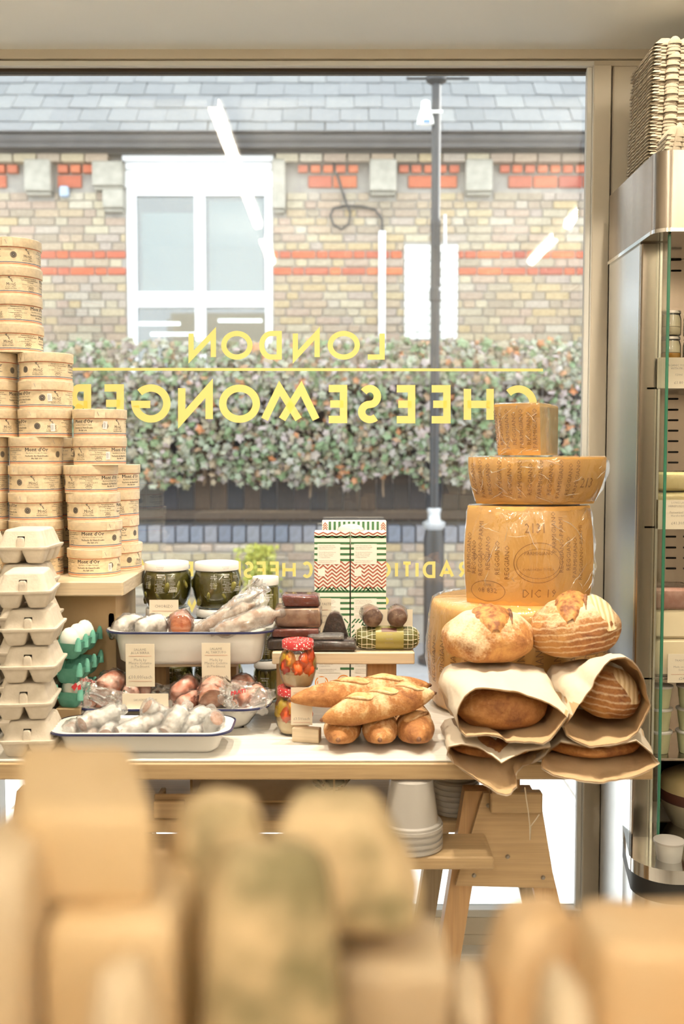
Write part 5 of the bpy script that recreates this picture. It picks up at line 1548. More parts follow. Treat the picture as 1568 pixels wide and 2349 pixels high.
# ------------------------------------------------------------------ big hard cheeses, wrapped
M['rind'] = plain('cheese_rind', (.70, .37, .095), .42, c2=(.76, .44, .135), scale=7, bump=.25, bscale=120)
M['paste'] = plain('cheese_paste', (.80, .62, .33), .6, c2=(.74, .53, .25), scale=30, bump=.5, bscale=60)
M['rind_ink'] = plain('rind_stencil', (.34, .16, .045), .6)
M['shrink'] = glassy('shrink_wrap', (.99, .985, .97), .16, bump=.9, bscale=16, rough=.05, milky=.02, stretch=(1, 1, .5), fmax=.45)
M['fold'] = glassy('film_fold', (1, 1, 1), .35, milky=.22, rough=.12, milk=(.98, .96, .92), fmax=.6)
def sector(label, cx, cy, z, h, r, a0, a1, bulge, grp='big hard cheeses stacked by the bread'):
    """A piece of a wheel: apex (cx, cy), rind arc a0..a1 degrees; bulge(t) scales r over the height."""
    t = thing('hard_cheese', label, 'cheese', (cx, cy, z), 0, grp)
    n, m_ = 22, 10; full = a1 - a0 > 359
    def ring(q, e=0.0, nz=0.0, n=n):
        rr_ = r * bulge(q) + e
        P = []
        for i in range(n + (0 if full else 1)):
            a = R(a0 + (a1 - a0) * i / n)
            P.append(Vector((rr_ * math.cos(a), rr_ * math.sin(a), q * h)))
        if not full: P.append(Vector((0, 0, q * h)) - Vector((math.cos(R((a0 + a1) / 2)), math.sin(R((a0 + a1) / 2)), 0)) * e * 1.2)
        return P
    qs = [0, .015, .04] + [.04 + .92 * i / m_ for i in range(1, m_)] + [.96, .985, 1]
    b = MB(); rings = []
    for q in qs:
        e = -.012 if q in (0, 1) else -.004 if q in (.015, .985) else 0
        rings.append(ring(q, e if full else 0))
    k = len(rings[0])
    v = [p_ for r_2 in rings for p_ in r_2]
    for i in range(len(rings) - 1):
        pass
    b.v = v
    for i in range(len(rings) - 1):
        for j in range(k):
            j2 = (j + 1) % k
            b.f.append([i * k + j, i * k + j2, (i + 1) * k + j2, (i + 1) * k + j])
            b.mi.append(0 if full or j < k - 2 else 1)
    b.f.append(list(range(k))[::-1]); b.mi.append(0 if full else 1)
    b.f.append([(len(rings) - 1) * k + j for j in range(k)]); b.mi.append(0)
    b.build('cheese', [M['rind'], M['paste']], t, 40)
    # film
    b = MB(); n2 = 60; fr = []
    for q in [-.0] + [i / 16 for i in range(1, 16)] + [1.0]:
        P = ring(q, .0025 if 0 < q < 1 else -.004, n=n2)
        fr.append([Vector((p_.x, p_.y, p_.z + (.003 if q == 1 else .0004 if q == 0 else 0))) for p_ in P])
    b.loft(fr)
    for i, vv in enumerate(b.v):
        d = Vector((vv.x, vv.y, 0)); L_ = d.length
        if L_ < .01: continue
        s = noise.noise(Vector((vv.x * 22, vv.y * 22, vv.z * 9 + cx * 10))) + .6 * noise.noise(Vector((vv.x * 60, vv.y * 60, vv.z * 40)))
        b.v[i] = vv + d / L_ * max(-.001, .0085 * s)
    b.build('plastic_wrap', M['shrink'], t, 180)
    if not full:
        rnd = random.Random(int(cx * 1e4 + z * 1e3)); b = MB()
        for k2_ in range(26):
            a = rnd.uniform(a0 + 2, a1 - 2); q = rnd.choice((rnd.uniform(.03, .25), rnd.uniform(.75, .97), rnd.uniform(.1, .9)))
            da, dq = rnd.uniform(-2.2, 2.2), rnd.uniform(-.05, .05); P = []
            for i in range(7):
                a += da + rnd.uniform(-.8, .8); q += dq + rnd.uniform(-.012, .012)
                if not (a0 + .5 < a < a1 - .5 and .01 < q < .99): break
                r2 = r * bulge(q) + .006
                P.append((r2 * math.cos(R(a)), r2 * math.sin(R(a)), q * h))
            if len(P) > 2: b.tube(P, [rnd.uniform(.0004, .0013) * math.sin(PI * (i + .4) / len(P)) for i in range(len(P))], 5)
        tag(b.build('film_creases', M['fold'], t, 60), kind='stuff')
    def fn(a, z0, up=False):
        def g(u, v_):
            if up: u, v_ = -v_, u                     # text turned to run upwards
            zz = z0 + v_; rr_ = r * bulge(min(1, max(0, zz / h))) + .0008
            an = R(a) + u / r
            return (rr_ * math.cos(an), rr_ * math.sin(an), zz)
        return g
    return t, fn
KY = 2.38
wob = lambda q: .955 + .045 * math.sin(PI * q)
kw, f = sector('whole wheel of hard cheese at the bottom of the stack', xat(1187, KY), KY, TZ + .001, 1.149 - TZ, .214, 0, 360, wob)
b = MB()
for i in range(16):
    a = -172 + i * 11
    put_text(b, ('PARMIGIANO', 'REGGIANO')[i % 2], .026, f(a, .12, True), sx=.85)
b.build('rind_stencil', M['rind_ink'], kw, 0, fix=False)
h2 = zat(1163, 2.26) - 1.150
k2, f = sector('large upright quarter of hard cheese wheel stamped with numerals', xat(1214, 2.31), 2.462, 1.1502, h2, .211, -135, -45, lambda q: .955 + .06 * math.sin(PI * q) * (1 - .2 * q))
b = MB()
for a, z0 in ((-130, .12), (-126.5, .11), (-122, .13), (-117, .12), (-111, .11), (-105, .10), (-76, .17), (-71, .14), (-66, .12), (-61, .11), (-56, .12)):
    put_text(b, ('REGGIANO', 'PARMIGIANO', 'REGGIANO-PARMI')[int(-a) % 3], .0155, f(a, z0, True))
put_text(b, '2131', .032, f(-89, .168), sx=.8); put_text(b, 'D.O.P', .022, f(-122, .104), sx=.85); put_text(b, 'DIC 19', .027, f(-86, .020), sx=.9, space=1.15)
put_text(b, '08 832', .017, f(-119, .028)); put_text(b, 'CFPR', .009, f(-119, .043))
stroke(b, circ(0, 0, .042, .024, 36), .0014, f(-119, .032), True); stroke(b, circ(0, 0, .056, .046, 44), .0014, f(-87, .100), True); stroke(b, circ(0, 0, .050, .034, 44), .0010, f(-87, .098), True)
put_text(b, 'PARMIGIANO', .011, f(-87, .118)); put_text(b, 'CONSORZIO TUTELA', .0075, f(-87, .082))
b.build('rind_stencil', M['rind_ink'], k2, 0, fix=False)
z3 = 1.1502 + h2 + .0045; h3 = zat(1049, 2.26) - z3
k3, f = sector('shallow half-height quarter of hard cheese, wide at its top', xat(1230, 2.31), 2.465, z3, h3, .224, -135.5, -44.5, lambda q: .86 + .14 * math.sin(PI / 2 * min(1, q * 1.15)))
b = MB()
for i, a in enumerate((-131, -126, -121, -114, -108, -102, -96, -90, -84, -78, -72, -67)):
    put_text(b, ('REGGIANO', 'PARMIGIANO')[i % 2], .0145, f(a, h3 * .54, True))
put_text(b, '213', .032, f(-60, h3 * .36), sx=.8)
b.build('rind_stencil', M['rind_ink'], k3, 0, fix=False)
z4 = z3 + h3 + .0045; h4 = zat(926, 2.29) - z4
k4, f = sector('small hard cheese wedge with its pale cut side at the top of the stack', .531, 2.458, z4, h4, .216, -145, -113, lambda q: .93 + .07 * q)
b = MB()
for i, a in enumerate((-143, -139, -134, -129, -124, -119, -115)):
    put_text(b, ('PARMIGIANO', 'REGGIANO')[i % 2], .0150, f(a, h4 * .52, True))
b.build('rind_stencil', M['rind_ink'], k4, 0, fix=False)
b = MB(); b.box(-.16, -.09, -.10, -.03, h4 + .0036, h4 + .0052, .001); b.build('white_label', M['sticker'], k4, 0)

# ------------------------------------------------------------------ bread
def crust(name, gold, brown, dark, flour, famt=.5, fscale=9, rings=False):
    m, nt, out = nodes(name)
    vec = coords(nt)
    mul = lambda s, k: N(nt, 'Math', {0: s, 1: k}, operation='MULTIPLY').outputs[0]
    add = lambda s, k: N(nt, 'Math', {0: s, 1: k}, operation='ADD').outputs[0]
    n1 = noise_tex(nt, vec, 13, 6, .68, .5)
    fine = noise_tex(nt, vec, 190, 3, .7)
    mid = noise_tex(nt, vec, 48, 4, .65)
    tone = add(mul(n1.outputs[0], .62), add(mul(mid.outputs[0], .28), mul(fine.outputs[0], .10)))
    a = ramp(nt, tone, [(.36, dark), (.47, brown), (.58, gold)])
    n2 = noise_tex(nt, vec, fscale, 4, .6, .6)
    sep = N(nt, 'SeparateXYZ', {0: N(nt, 'TexCoord').outputs['Object']})
    s2 = add(add(n2.outputs[0], mul(sep.outputs['Z'], 4.0)), add(mul(fine.outputs[0], .34), mul(mid.outputs[0], .30)))
    fm = N(nt, 'MapRange', {'Value': s2, 'From Min': 1.20 - famt, 'From Max': 1.46 - famt, 'To Min': 0.0, 'To Max': .85}).outputs[0]
    if rings:
        wv = N(nt, 'TexWave', {'Vector': vec, 'Scale': 24.0, 'Distortion': 2.4, 'Detail': 3.0, 'Detail Scale': 2.0}, bands_direction='Z')
        rf_ = ramp(nt, wv.outputs['Fac'], [(.70, (0, 0, 0)), (.98, (1, 1, 1))])
        fm = N(nt, 'Math', {0: fm, 1: mul(mul(rf_, fine.outputs[0]), .95)}, operation='MAXIMUM').outputs[0]
    mx = N(nt, 'MixRGB', {'Fac': fm, 'Color1': a, 'Color2': flour})
    bh = add(mid.outputs[0], mul(fine.outputs[0], .6))
    princ(nt, out, mx.outputs[0], .75, 0, bh, .7, .004)
    return m
M['crust'] = crust('floured_crust', (.60, .31, .10), (.42, .18, .055), (.20, .07, .025), (.84, .70, .48), .46)
M['crust_b'] = crust('brown_crust', (.48, .23, .075), (.33, .135, .042), (.16, .055, .02), (.76, .60, .38), .20, 14)
M['crust_r'] = crust('ringed_crust', (.52, .26, .085), (.36, .15, .047), (.18, .06, .022), (.82, .68, .46), .30, 10, True)
M['crumb'] = plain('torn_crust', (.62, .30, .09), .6, c2=(.24, .085, .03), scale=55, pos=(.40, .62), bump=1.0, bscale=120)
M['char'] = plain('scorched_ear', (.12, .05, .03), .7, c2=(.30, .14, .06), scale=60)
m_, nt, out = nodes('basket_flour')
wv = N(nt, 'TexWave', {'Vector': coords(nt, (1, 1, 1), False), 'Scale': 30.0, 'Distortion': 2.0, 'Detail': 2.0}, bands_direction='X')
princ(nt, out, ramp(nt, wv.outputs['Fac'], [(.2, (.62, .44, .23)), (.6, (.80, .65, .42))]), .8, 0, wv.outputs['Fac'], .5)
M['basket'] = m_

def loaf(label, loc, rx, ry, rz_, mt, rot, score=None, flap=None, seed=0.0, tilt=0.0):
    t = thing('sourdough_loaf', label, 'loaf', loc, rot, 'round sourdough loaves')
    t.rotation_euler[1] = tilt
    def fn(d):
        q = Vector((0, 0, 0))
        if score:
            ax, wd, dp = score                  # a torn cut along y at x = ax
            g = math.exp(-((d.x - ax - .12 * d.y) / wd) ** 2) * max(0, d.z)
            q.z += dp * g * .35 + .006 * g * noise.noise(d * 14 + Vector((seed, 0, 0)))
            e = math.exp(-((d.x - ax - .12 * d.y - wd * 1.5) / (wd * .5)) ** 2) * max(0, d.z - .2)
            q.z += dp * .6 * e
            e = math.exp(-((d.x - ax - .12 * d.y + wd * 1.5) / (wd * .4)) ** 2) * max(0, d.z - .3)
            q.z += dp * .4 * e
        return q
    b = MB(); blob(b, rx, ry, rz_, 72, 44, .07, 1.8, 2.1, fn, seed, flat=.80)
    b.build('crust', M[mt], t, 180)
    def top(u, v, e=0.0):                       # point on the upper crust
        d = Vector((u, v, 0)); k = max(0.0, 1 - abs(u) ** 2.1 - abs(v) ** 2.1) ** (1 / 2.1)
        dd = Vector((u, v, k)); r_ = 1 + .07 * noise.noise(dd.normalized() * 1.8 + Vector((seed, seed * 1.7, seed * .3)))
        q = fn(dd.normalized())
        return Vector((u * rx * r_, v * ry * r_, k * rz_ * r_)) + q + Vector((0, 0, e))
    if score:
        ax, wd, dp = score
        b = MB(); n, m2 = 22, 8; v = []
        for i in range(n + 1):
            for j in range(m2 + 1):
                y = -.93 + 1.7 * i / n; w_ = wd * 1.15 * math.sin(PI * (i + .6) / (n + 1.2)) ** .6
                x = ax + .12 * y + (j / m2 * 2 - 1) * w_
                ed = 1 - abs(j / m2 * 2 - 1)
                v.append(top(x, y, -.003 + .010 * min(1, ed * 3) + .007 * noise.noise(Vector((x * 12, y * 9, seed))) * ed))
        b.add(v, [(i * (m2 + 1) + j, (i + 1) * (m2 + 1) + j, (i + 1) * (m2 + 1) + j + 1, i * (m2 + 1) + j + 1) for i in range(n) for j in range(m2)])
        b.build('torn_crust', M['crumb'], t, 60)
        b = MB(); pts, rad = [], []
        for i in range(17):
            y = -.72 + 1.0 * i / 16; pts.append(top(ax + .12 * y + wd * 1.0, y, .002 + .002 * math.sin(i * 1.3))); rad.append(.0006 + .0034 * math.sin(PI * i / 16) * (1 + .4 * noise.noise(Vector((i * .8, seed, 0)))))
        b.tube(pts, rad, 8); b.build('scorched_ear', M['char'], t, 60)
    if flap:
        u0, u1, v0, v1 = flap
        b = MB(); n = 14; v = []
        for i in range(n + 1):
            for j in range(n + 1):
                p_, q_ = i / n * 2 - 1, j / n * 2 - 1
                k = math.sqrt(max(0, 1 - .5 * q_ * q_)), math.sqrt(max(0, 1 - .5 * p_ * p_))
                x = (u0 + u1) / 2 + (u1 - u0) / 2 * p_ * k[0]; y = (v0 + v1) / 2 + (v1 - v0) / 2 * q_ * k[1]
                ed = min(1, (1 - max(abs(p_), abs(q_))) * 6)
                v.append(top(x, y, -.002 + .006 * ed))
        b.add(v, [(i * (n + 1) + j, (i + 1) * (n + 1) + j, (i + 1) * (n + 1) + j + 1, i * (n + 1) + j + 1) for i in range(n) for j in range(n)])
        b.build('floured_flap', M['basket'], t, 60)
    return t

def bag(label, back, front, mt='kraft', seed=0.0, puff=.09):
    """A crumpled paper bag: rings from the closed back (points) to the open front rim (points)."""
    t = thing('paper_bag', label, 'paper bag', back[0], 0, 'paper bags round the loaves')
    o = Vector(back[0]); n = 40
    def resample(P):
        c = sum(P, Vector()) / len(P)
        P = sorted(P, key=lambda q: math.atan2(q.z - c.z, q.x - c.x))
        A = [math.atan2(q.z - c.z, q.x - c.x) for q in P]; out_ = []
        for i in range(n):
            a = -PI + 2 * PI * i / n
            k = next((j for j in range(len(A)) if A[j] > a), len(A))
            p0, p1 = P[k - 1], P[k % len(P)]
            a0, a1 = A[k - 1] - (2 * PI if k == 0 else 0), A[k % len(P)] + (2 * PI if k == len(A) else 0)
            out_.append(p0.lerp(p1, (a - a0) / max(1e-4, a1 - a0)))
        return out_
    B, F_ = resample(back), resample(front)
    cb_ = sum(B, Vector()) / n
    rings = [[cb_ + (p_ - cb_) * .15 + Vector((0, .025, -.012)) for p_ in B], [cb_ + (p_ - cb_) * .7 + Vector((0, .012, 0)) for p_ in B], B]
    m2 = 9
    for i in range(1, m2 + 1):
        q = i / m2; rg = []
        for j in range(n):
            p_ = B[j].lerp(F_[j], q)
            if F_[j].z < B[j].z + .01: p_.z = B[j].z + (F_[j].z - B[j].z) * q ** (4 if B[j].z < cb_.z else 2.5)
            c = cb_.lerp(sum(F_, Vector()) / n, q)
            if p_.z > c.z: p_ = c + (p_ - c) * (1 + puff * math.sin(PI * q))
            rg.append(p_ + (p_ - c).normalized() * (.010 * noise.noise(Vector((q * 3 + seed, j * .35, seed))) + .005 * noise.noise(Vector((q * 8, j * .9, seed)))) * (1 if q < 1 else .4))
        for p_ in rg:
            if p_.y > TY0 - .004 and p_.z < TZ + .002: p_.z = TZ + .002
        rings.append(rg)
    for rg in rings[:3]:
        for p_ in rg: p_.z = max(p_.z, TZ + .002)
    b = MB(); b.loft([[p_ - o for p_ in rg] for rg in rings], True, False); b.build('outer_paper', M[mt], t, 60, fix=False)
    inner = []
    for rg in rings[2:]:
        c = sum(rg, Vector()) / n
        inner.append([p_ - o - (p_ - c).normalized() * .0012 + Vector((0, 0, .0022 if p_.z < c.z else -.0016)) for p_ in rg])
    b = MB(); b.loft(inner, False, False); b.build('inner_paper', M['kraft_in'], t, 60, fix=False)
    return t
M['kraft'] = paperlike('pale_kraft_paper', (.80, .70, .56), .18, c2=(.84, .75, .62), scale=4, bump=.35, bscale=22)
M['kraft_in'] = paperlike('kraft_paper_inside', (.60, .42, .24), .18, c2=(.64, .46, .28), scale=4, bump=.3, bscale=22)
P3 = lambda L_, Y: [at(x, y, Y + dy) for x, y, dy in [(q + (0,))[:3] for q in L_]]
YB, YF = 2.10, 1.865
# loaves: four in bags, two on top
loaf('brown loaf in the lower left paper bag, mostly covered by a paper lip', (xat(1132, 1.95), 1.982, TZ + .0215), .086, .090, .019, 'crust_b', .1, None, None, 2.0)
loaf('brown loaf in the lower right paper bag', (xat(1366, 1.95), 1.982, TZ + .0245), .100, .096, .022, 'crust_b', -.1, None, None, 5.5)
loaf('brown loaf showing its smooth end in the upper left paper bag', (xat(1156, 1.94), 1.975, zat(1636, 1.90)), .094, .092, .047, 'crust_b', .05, None, None, 8.2)
loaf('loaf with a basket-ringed floury flap in the upper right paper bag', (xat(1409, 1.94), 1.978, zat(1610, 1.90)), .064, .084, .051, 'crust_r', -.1, None, (.0, .86, -.88, .0), 4.1, R(6))
loaf('pale floured sourdough loaf on top at the left', (xat(1122, 2.07), 2.075, zat(1462, 2.07)), .097, .092, .054, 'crust', .1, (.06, .40, .018), None, 1.3)
loaf('sourdough loaf with a basket-ringed floury flap on top at the right', (xat(1318, 2.08), 2.075, zat(1440, 2.08)), .096, .092, .062, 'crust_r', -.15, (.02, .34, .018), (.40, .90, -.80, .2), 6.6, R(-9))
bag('cream paper bag at the lower left, drooping over the table edge', P3([(1008, 1664), (1022, 1648), (1130, 1642), (1232, 1648), (1242, 1668), (1225, 1690), (1110, 1692), (1015, 1690)], YB),
    P3([(1020, 1735), (1026, 1712), (1062, 1706), (1102, 1716), (1150, 1748, -.02), (1205, 1722), (1262, 1703), (1266, 1716), (1242, 1745), (1200, 1756), (1182, 1778, -.01), (1186, 1808, -.02), (1166, 1827, -.03), (1138, 1820, -.02), (1098, 1794, -.01), (1056, 1764)], YF), 'kraft', 1.0, 0)
bag('cream paper bag at the lower right beside the cabinet', P3([(1252, 1664), (1270, 1648), (1360, 1642), (1450, 1648), (1462, 1668), (1440, 1690), (1350, 1692), (1260, 1690)], YB),
    P3([(1248, 1732), (1282, 1700), (1340, 1712), (1408, 1712), (1456, 1700), (1486, 1720), (1514, 1750, -.02), (1486, 1772, -.02), (1437, 1789, -.02), (1373, 1796, -.02), (1301, 1790, -.02), (1255, 1776, -.01), (1239, 1759)], YF), 'kraft', 2.3, 0)
bag('cream paper bag at the upper left with the loaf end showing', P3([(1003, 1560), (1022, 1524), (1090, 1516), (1160, 1518), (1232, 1526), (1250, 1580), (1232, 1618), (1130, 1631), (1022, 1616)], YB),
    P3([(1048, 1654), (1051, 1621), (1066, 1592), (1098, 1578), (1134, 1579), (1180, 1583), (1226, 1598), (1273, 1620), (1302, 1646, -.01), (1276, 1682, -.01), (1251, 1708, -.02), (1209, 1703, -.02), (1166, 1706, -.02), (1123, 1684, -.01), (1069, 1694, -.01), (1053, 1676)], YF + .01), 'kraft', 3.7)
bag('cream paper bag at the upper right folded open round the ringed loaf', P3([(1245, 1560), (1262, 1526), (1330, 1512), (1390, 1510), (1432, 1530), (1444, 1580), (1430, 1622), (1340, 1632), (1256, 1618)], YB),
    P3([(1308, 1650), (1318, 1632), (1345, 1590), (1375, 1540), (1394, 1514), (1428, 1505), (1456, 1519), (1476, 1552), (1485, 1593), (1492, 1621, -.01), (1476, 1656), (1458, 1688), (1408, 1713, -.02), (1355, 1713, -.02), (1308, 1697, -.01), (1284, 1680)], YF + .01), 'kraft', 5.9)

# ------------------------------------------------------------------ baguettes
M['bag_crust'] = crust('baguette_crust', (.56, .28, .09), (.40, .17, .052), (.20, .07, .024), (.82, .66, .42), .34, 13)
M['cut_crumb'] = plain('baguette_cut', (.74, .49, .23), .7, c2=(.54, .26, .085), scale=60, bump=.7, bscale=140)
def baguette(label, p0, p1, r, cuts, seed, sq=.86):
    p0, p1 = Vector(p0), Vector(p1); d = (p1 - p0).normalized(); L_ = (p1 - p0).length; c = (p0 + p1) / 2
    t = thing('baguette', label, 'baguette', c, 0, 'short baguettes on the table')
    side = d.cross(Vector((0, 0, 1))).normalized(); up = side.cross(d)
    n, k = 34, 26; rings = []
    def rad(q):
        e = min(q, 1 - q) * 2
        return r * (.10 + .90 * min(1, math.sin(min(1, e * 1.5) * PI / 2)) ** .75) * (1 + .06 * noise.noise(Vector((q * 6, seed, 0))))
    for i in range(n + 1):
        q = i / n; rr_ = rad(q); P = []
        for j in range(k):
            a = 2 * PI * j / k; s_, u_ = math.cos(a), math.sin(a)
            g = 0
            for cq in cuts: g += math.exp(-((q - cq - s_ * .05) / .055) ** 2) * max(0, u_) ** 2
            e = 1 + .16 * g + .05 * noise.noise(Vector((q * 9, a, seed)))
            P.append(d * (q - .5) * L_ + side * s_ * rr_ * e + up * (u_ * rr_ * e * sq if u_ > -.6 else (-.6 * sq + (u_ + .6) * .35) * rr_))
        rings.append(P)
    b = MB(); b.loft(rings); b.build('crust', M['bag_crust'], t, 180)
    for cq in cuts:
        b = MB(); v = []; n2 = 8
        for i in range(n2 + 1):
            for j in range(n2 + 1):
                u_, w_ = i / n2 * 2 - 1, j / n2 * 2 - 1
                e = max(0, 1 - u_ * u_ * .98)
                q = cq + u_ * .125 + .012 * noise.noise(Vector((u_ * 5, w_ * 3, seed))); a = PI / 2 + w_ * .50 * math.sqrt(e) * (1 + .3 * noise.noise(Vector((u_ * 4, seed, 2)))) - u_ * .55
                s_, uu = math.cos(a), math.sin(a); g = sum(math.exp(-((q - c2 - s_ * .05) / .055) ** 2) * max(0, uu) ** 2 for c2 in cuts)
                rr_ = rad(min(1, max(0, q))) * (1 + .16 * g + .05 * noise.noise(Vector((q * 9, a, seed))) + (.06 + .06 * noise.noise(Vector((u_ * 4, w_ * 4, seed)))) * min(1, (1 - max(abs(u_), abs(w_))) * 4) - .01)
                v.append(d * (q - .5) * L_ + side * s_ * rr_ + up * uu * rr_ * sq)
        b.add(v, [(i * (n2 + 1) + j, (i + 1) * (n2 + 1) + j, (i + 1) * (n2 + 1) + j + 1, i * (n2 + 1) + j + 1) for i in range(n2) for j in range(n2)])
        b.build('score', M['cut_crumb'], t, 60)
        b = MB(); E = [v[i * (n2 + 1)] for i in range(n2 + 1)]
        b.tube([p_ + up * .0012 for p_ in E], [r * (.02 + .085 * math.sin(PI * i / n2)) for i in range(n2 + 1)], 8); b.build('score_ear', M['bag_crust'], t, 60)
    for e, pp_ in ((0, rings[0]), (1, rings[-1])):
        b = MB(); c3 = sum(pp_, Vector()) / k; s_ = -1 if e == 0 else 1
        b.tube([c3 - d * s_ * .006, c3 + d * s_ * .002, c3 + d * s_ * .005], [r * .15, r * .12, .0008], 8); b.build('scorched_tip', M['char'], t, 60)
    return t
zb_ = TZ + .031
baguette('baguette end pointing at the viewer, left one of the lower three', (xat(775, 1.955), 1.955, zb_), (xat(800, 2.19), 2.19, zb_), .0385, (.3, .68), 3.0, .84)
baguette('baguette end pointing at the viewer, middle one of the lower three', (xat(872, 1.955), 1.955, zb_), (xat(872, 2.19), 2.19, zb_), .0375, (.28, .66), 7.0, .84)
baguette('baguette end pointing at the viewer, right one of the lower three', (xat(963, 1.955), 1.955, zb_ + .001), (xat(935, 2.20), 2.20, zb_ + .001), .0400, (.3, .68), 11.0, .84)
pA, pB = at(738, 1652, 1.985), at(996, 1590, 2.035)
baguette('scored baguette lying across the lower three in front', pA, pB, .0345, (.33, .55, .78), 15.0, .95)
pA, pB = at(664, 1606, 2.022), at(985, 1572, 2.118)
baguette('baguette lying behind the scored one, its tip by the pepper jar', pA, pB, .0325, (.42, .66), 19.0, .92)
# ------------------------------------------------------------------ refrigerated cabinet at the right
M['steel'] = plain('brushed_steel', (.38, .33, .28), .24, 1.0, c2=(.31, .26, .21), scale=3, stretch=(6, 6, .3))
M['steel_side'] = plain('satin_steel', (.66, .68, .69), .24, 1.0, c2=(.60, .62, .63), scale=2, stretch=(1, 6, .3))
M['chrome'] = plain('chrome', (.70, .69, .67), .10, 1.0)
M['black_rubber'] = plain('black_rubber', (.02, .02, .02), .5)
M['green_edge'] = plain('green_glass_edge', (.03, .17, .10), .15)
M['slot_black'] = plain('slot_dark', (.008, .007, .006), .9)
M['shelf_glass'] = glassy('cabinet_glass', (.93, .97, .95), .10, fmax=.35)
CX, CYB, CYF = .674, 2.545, 2.20
ZT = zat(352, 2.19); ZC = zat(524, 2.17)
cab_ = thing('display_cabinet', 'tall stainless refrigerated display cabinet at the right edge', 'cabinet', (CX, CYB, 0))
lo = lambda x, y, z: Vector((x - CX, y - CYB, z))
def cbox(name, x0, x1, y0, y1, z0, z1, mt, b_=.002, parent=None):
    b = MB(); b.box(x0 - CX, x1 - CX, y0 - CYB, y1 - CYB, z0, z1, b_); return b.build(name, M[mt], parent or cab_)
cbox('side_panel', CX, CX + .004, 2.285, CYB, .06, ZT, 'steel_side', .001)
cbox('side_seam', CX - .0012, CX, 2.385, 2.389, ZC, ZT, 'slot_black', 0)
b = MB()                                        # canopy with a rounded front corner
P = [(0, 0), (0, -(CYB - CYF) + .0)] + [(.035 - .035 * math.cos(R(a)), -(CYB - CYF) - .035 * math.sin(R(a))) for a in range(10, 91, 10)] + [(.75, -(CYB - CYF) - .035), (.75, 0)]
b.prism(P, ZT - ZC, (Vector((-.0015, -.26 + .26, ZC)), Vector((1, 0, 0)), Vector((0, 1, 0)), Vector((0, 0, 1))))
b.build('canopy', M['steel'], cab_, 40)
b = MB(); b.prism([(x - .003 if i < 12 else x, y - .004 if 1 < i < 13 else y) for i, (x, y) in enumerate(P)], .008, (Vector((-.0015, 0, ZC - .0083)), Vector((1, 0, 0)), Vector((0, 1, 0)), Vector((0, 0, 1)))); b.build('canopy_trim', M['chrome'], cab_, 40)
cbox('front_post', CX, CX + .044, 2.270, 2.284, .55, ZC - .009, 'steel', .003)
cbox('post_seam', CX + .040, CX + .0465, 2.266, 2.2695, .55, ZC - .009, 'chrome', .001)
gp = cbox('side_glass', .706, .711, 2.190, 2.2655, zat(2000, 2.17), ZC - .009, 'shelf_glass', 0)
cbox('green_edge', .7055, .7115, 2.184, 2.1898, zat(2000, 2.17), ZC - .009, 'green_edge', .001, gp)
bp_y = 2.47
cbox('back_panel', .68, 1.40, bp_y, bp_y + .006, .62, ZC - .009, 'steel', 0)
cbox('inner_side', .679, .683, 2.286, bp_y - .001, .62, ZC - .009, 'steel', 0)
def slots(y_list, xs_, Y, name='vent_slot_shade', mt='slot_black'):  # black plates on the panel, painting the dark inside the vent holes
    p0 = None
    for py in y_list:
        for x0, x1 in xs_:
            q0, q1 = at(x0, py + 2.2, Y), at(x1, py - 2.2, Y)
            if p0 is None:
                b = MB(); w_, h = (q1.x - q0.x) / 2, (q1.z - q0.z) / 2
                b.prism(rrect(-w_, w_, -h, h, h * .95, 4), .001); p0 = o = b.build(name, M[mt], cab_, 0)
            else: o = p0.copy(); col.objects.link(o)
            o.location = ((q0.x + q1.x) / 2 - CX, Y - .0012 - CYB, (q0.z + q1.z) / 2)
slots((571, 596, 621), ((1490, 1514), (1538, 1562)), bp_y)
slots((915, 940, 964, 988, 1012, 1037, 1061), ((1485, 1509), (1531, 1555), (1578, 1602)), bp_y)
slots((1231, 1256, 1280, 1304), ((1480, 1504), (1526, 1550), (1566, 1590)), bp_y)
SH = {}
for nm, py in (('upper_shelf', 893), ('middle_shelf', 1213), ('lower_shelf', 1562)):
    z = zat(py - 6, 2.26); SH[nm] = z
    s_ = cbox(nm, .69, 1.40, 2.27, bp_y - .002, z - .006, z, 'steel', .001)
    x0 = .7185
    cbox('ticket_rail', x0, 1.40, 2.262, 2.2635, z - .002, z + .024, 'acrylic', 0, s_)
zb0 = zat(1985, 2.2)
cbox('well_floor', .68, 1.40, 2.10, bp_y, zb0 - .01, zb0, 'steel', .002)
b = MB()                                        # bumper ring and base with a rounded corner
def corner(o, r_): return [(.004 - .2 * o, -.185), (-.03 - o, -.38)] + [(-.03 - o + r_ - r_ * math.cos(R(a)), -.38 - r_ * math.sin(R(a))) for a in range(10, 91, 10)] + [(.75, -.38 - r_), (.75, -.185)]
fr_ = lambda z: (Vector((0, 0, z)), Vector((1, 0, 0)), Vector((0, 1, 0)), Vector((0, 0, 1)))
zq = zat(2030, 2.08)
b = MB(); b.prism(corner(.006, .085), .030, fr_(zq)); b.build('chrome_bumper', M['chrome'], cab_, 40)
b = MB(); b.prism(corner(.002, .08), .045, fr_(zq - .046)); b.build('rubber_band', M['black_rubber'], cab_, 40)
b = MB(); b.prism(corner(.000, .077), zq - .047 - .06, fr_(.06)); b.build('base_panel', M['steel_side'], cab_, 40)
b = MB(); b.prism(corner(-.02, .06), .0598, fr_(.0)); b.build('plinth', M['black_rubber'], cab_, 40)
